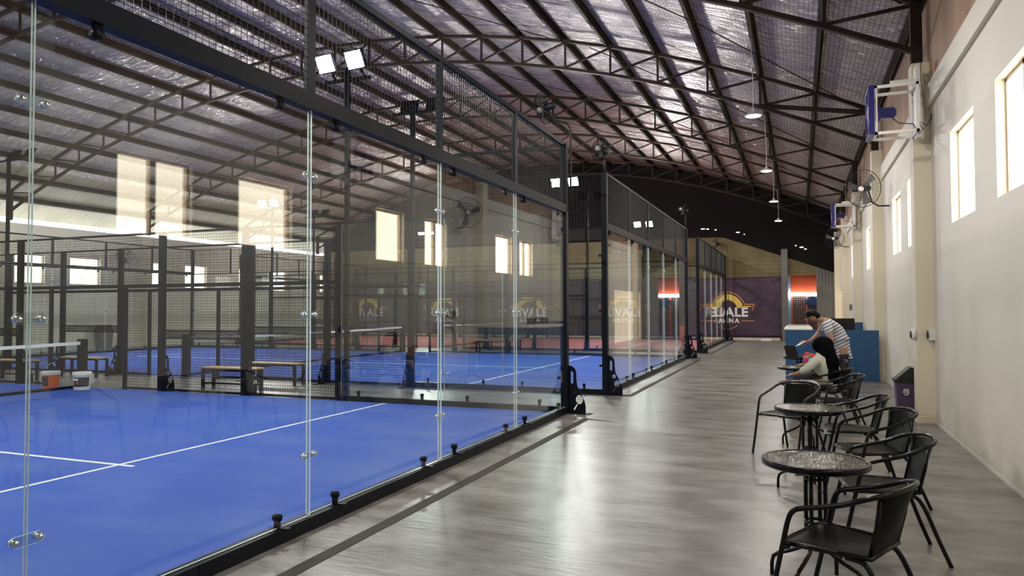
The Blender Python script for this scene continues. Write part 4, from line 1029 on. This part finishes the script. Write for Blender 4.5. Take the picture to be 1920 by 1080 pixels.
S_ = [(3.86, Y, 0.88, (0.155, 0.155)), (3.87, Y, 0.76, (0.155, 0.155)), (3.84, Y, 1.00, (0.125, 0.15)), (3.78, Y, 1.16, (0.125, 0.165)), (3.69, Y, 1.28, (0.105, 0.15)), (3.62, Y, 1.335, (0.066, 0.075)),
      (3.66, Y-0.18, 1.28, (0.075, 0.07)), (3.69, Y-0.27, 1.12, (0.066, 0.064)), (3.66, Y+0.18, 1.28, (0.075, 0.07)), (3.58, Y+0.23, 1.15, (0.062, 0.06))]
skinned('striped_shirt', S_, chain(1, 0, 2, 3, 4, 5)+chain(4, 6, 7)+chain(4, 8, 9), M['shirt_s'], r)
skinned('trousers', [(3.87, Y, 0.83, (0.125, 0.12)), (3.90, Y-0.10, 0.74, (0.10, 0.095)), (3.86, Y-0.11, 0.46, (0.075, 0.07)), (3.92, Y-0.11, 0.10, (0.058, 0.055)), (3.90, Y+0.10, 0.74, (0.10, 0.095)), (3.90, Y+0.12, 0.46, (0.075, 0.07)), (4.0, Y+0.13, 0.10, (0.058, 0.055))], chain(0, 1, 2, 3)+chain(0, 4, 5, 6), M['jeans'], r)
MB().ball((3.44, Y, 1.45), 0.100, sc_=(1.12, 0.92, 0.65)).ball((3.49, Y, 1.42), 0.088, sc_=(0.9, 1.0, 0.85)).build('hair', M['hair'], r)
MB().ball((3.475, Y-0.082, 1.375), 0.022, sc_=(0.8, 0.4, 1.2)).build('ear', M['skin'], r); MB().ball((3.475, Y+0.082, 1.375), 0.022, sc_=(0.8, 0.4, 1.2)).build('ear', M['skin'], r)
MB().ball((3.35, Y, 1.355), 0.020, sc_=(1.1, 0.8, 1.2)).build('nose', M['skin'], r)
mb = MB()
for s in (-1, 1): mb.tube([(3.352+0.004*math.cos(t), Y+0.032*s+0.022*math.cos(t), 1.392+0.018*math.sin(t)) for t in [2*PI*i/12 for i in range(12)]], 0.003, 5, closed=True); mb.bar((3.355, Y+0.055*s, 1.395), (3.46, Y+0.080*s, 1.385), 0.004)
mb.build('glasses', M['hair'], r)
mb = MB()
for s in (-1, 1): mb.ball((3.363, Y+0.032*s, 1.392), 0.010, n=6)
mb.build('eyes', M['hair'], r); MB().ball((3.368, Y, 1.318), 0.018, sc_=(0.5, 1.2, 0.35)).build('mouth', mat('lips', (0.30, 0.11, 0.09), 0.5), r)
for y in (Y-0.11, Y+0.13):
    x = 3.86 if y < Y else 3.94
    mb = MB(); mb.ball((x, y, 0.05), 0.05, sc_=(2.6, 0.95, 0.95)); mb.build('shoe', M['shirt_w'], r)
o = MB().add([(3.24, Y-0.10, 0.93), (3.17, Y-0.02, 0.905), (3.26, Y+0.02, 0.98), (3.34, Y-0.06, 1.0), (3.24, Y-0.10, 0.933), (3.17, Y-0.02, 0.908), (3.26, Y+0.02, 0.983), (3.34, Y-0.06, 1.003)], [(3,2,1,0),(4,5,6,7),(0,1,5,4),(1,2,6,5),(2,3,7,6),(3,0,4,7)]).build('paper_sheet', M['paper']); tag(o, 'white sheet of paper held by the standing man', 'paper')

# seated woman seen from behind, black headscarf and pale shirt, reaching to the left
r = thing('person', (3.6, 10.7, 0), 'seated woman in a black headscarf and pale shirt, seen from behind', 'person')
Y = 10.72
N_ = [(3.62, Y, 0.50, (0.12, 0.13)), (3.62, Y, 0.64, (0.10, 0.125)), (3.58, Y-0.01, 0.78, (0.10, 0.14)), (3.55, Y, 0.88, (0.08, 0.13)),
      (3.54, Y, 0.95, (0.045, 0.045)), (3.52, Y+0.01, 1.00, (0.075, 0.08)), (3.51, Y+0.01, 1.06, (0.08, 0.085)),
      (3.47, Y-0.15, 0.85, (0.05, 0.045)), (3.34, Y-0.20, 0.72, (0.040, 0.038)), (3.22, Y-0.16, 0.66, (0.03, 0.03)), (3.17, Y-0.14, 0.64, (0.022, 0.026)),
      (3.62, Y+0.16, 0.85, (0.05, 0.045)), (3.50, Y+0.24, 0.74, (0.040, 0.038)), (3.36, Y+0.22, 0.74, (0.03, 0.03)), (3.30, Y+0.20, 0.745, (0.022, 0.026)),
      (3.50, Y-0.10, 0.50, (0.085, 0.08)), (3.22, Y-0.14, 0.50, (0.06, 0.06)), (3.20, Y-0.14, 0.10, (0.04, 0.04)), (3.10, Y-0.14, 0.035, (0.033, 0.03)),
      (3.50, Y+0.10, 0.50, (0.085, 0.08)), (3.22, Y+0.12, 0.50, (0.06, 0.06)), (3.22, Y+0.12, 0.10, (0.04, 0.04)), (3.12, Y+0.12, 0.035, (0.033, 0.03))]
E_ = chain(0, 1, 2, 3, 4, 5, 6)+chain(3, 7, 8, 9, 10)+chain(3, 11, 12, 13, 14)+chain(0, 15, 16, 17, 18)+chain(0, 19, 20, 21, 22)
hand(N_, E_, 10, (-1, 0.3, -0.2), (0.3, 1, 0), (0, 0, 1), 0.5, 0.9); hand(N_, E_, 14, (-1, -0.1, 0), (0.0, 1, 0), (0, 0, 1), 0.5, 0.9)
skinned('body', N_, E_, M['skin'], r)
skinned('pale_shirt', [(3.58, Y-0.01, 0.74, (0.17, 0.17)), (3.62, Y, 0.60, (0.15, 0.16)), (3.52, Y-0.02, 0.86, (0.135, 0.155)), (3.54, Y, 0.93, (0.06, 0.06)),
         (3.46, Y-0.16, 0.85, (0.075, 0.07)), (3.34, Y-0.205, 0.73, (0.062, 0.06)), (3.235, Y-0.165, 0.67, (0.045, 0.042)), (3.63, Y+0.17, 0.84, (0.075, 0.07)), (3.51, Y+0.24, 0.75, (0.06, 0.058)), (3.38, Y+0.22, 0.745, (0.045, 0.042))],
        chain(1, 0, 2, 3)+chain(2, 4, 5, 6)+chain(2, 7, 8, 9), M['shirt_w'], r)
skinned('black_skirt', [(3.60, Y, 0.50, (0.15, 0.17)), (3.40, Y, 0.50, (0.12, 0.19)), (3.23, Y, 0.49, (0.10, 0.19)), (3.21, Y, 0.28, (0.09, 0.19)), (3.22, Y, 0.10, (0.10, 0.20)), (3.63, Y, 0.58, (0.13, 0.14))], chain(5, 0, 1, 2, 3, 4), M['jeans'], r)
mb = MB(); mb.ball((3.535, Y-0.005, 1.035), 0.125, sc_=(1.12, 1.05, 0.98), n=14).ball((3.58, Y-0.06, 0.93), 0.13, sc_=(0.9, 1.0, 1.0)).ball((3.635, Y-0.13, 0.80), 0.12, sc_=(0.8, 0.7, 1.3)).ball((3.65, Y-0.15, 0.68), 0.10, sc_=(0.8, 0.6, 1.5))
mb.build('headscarf', M['hijab'], r)
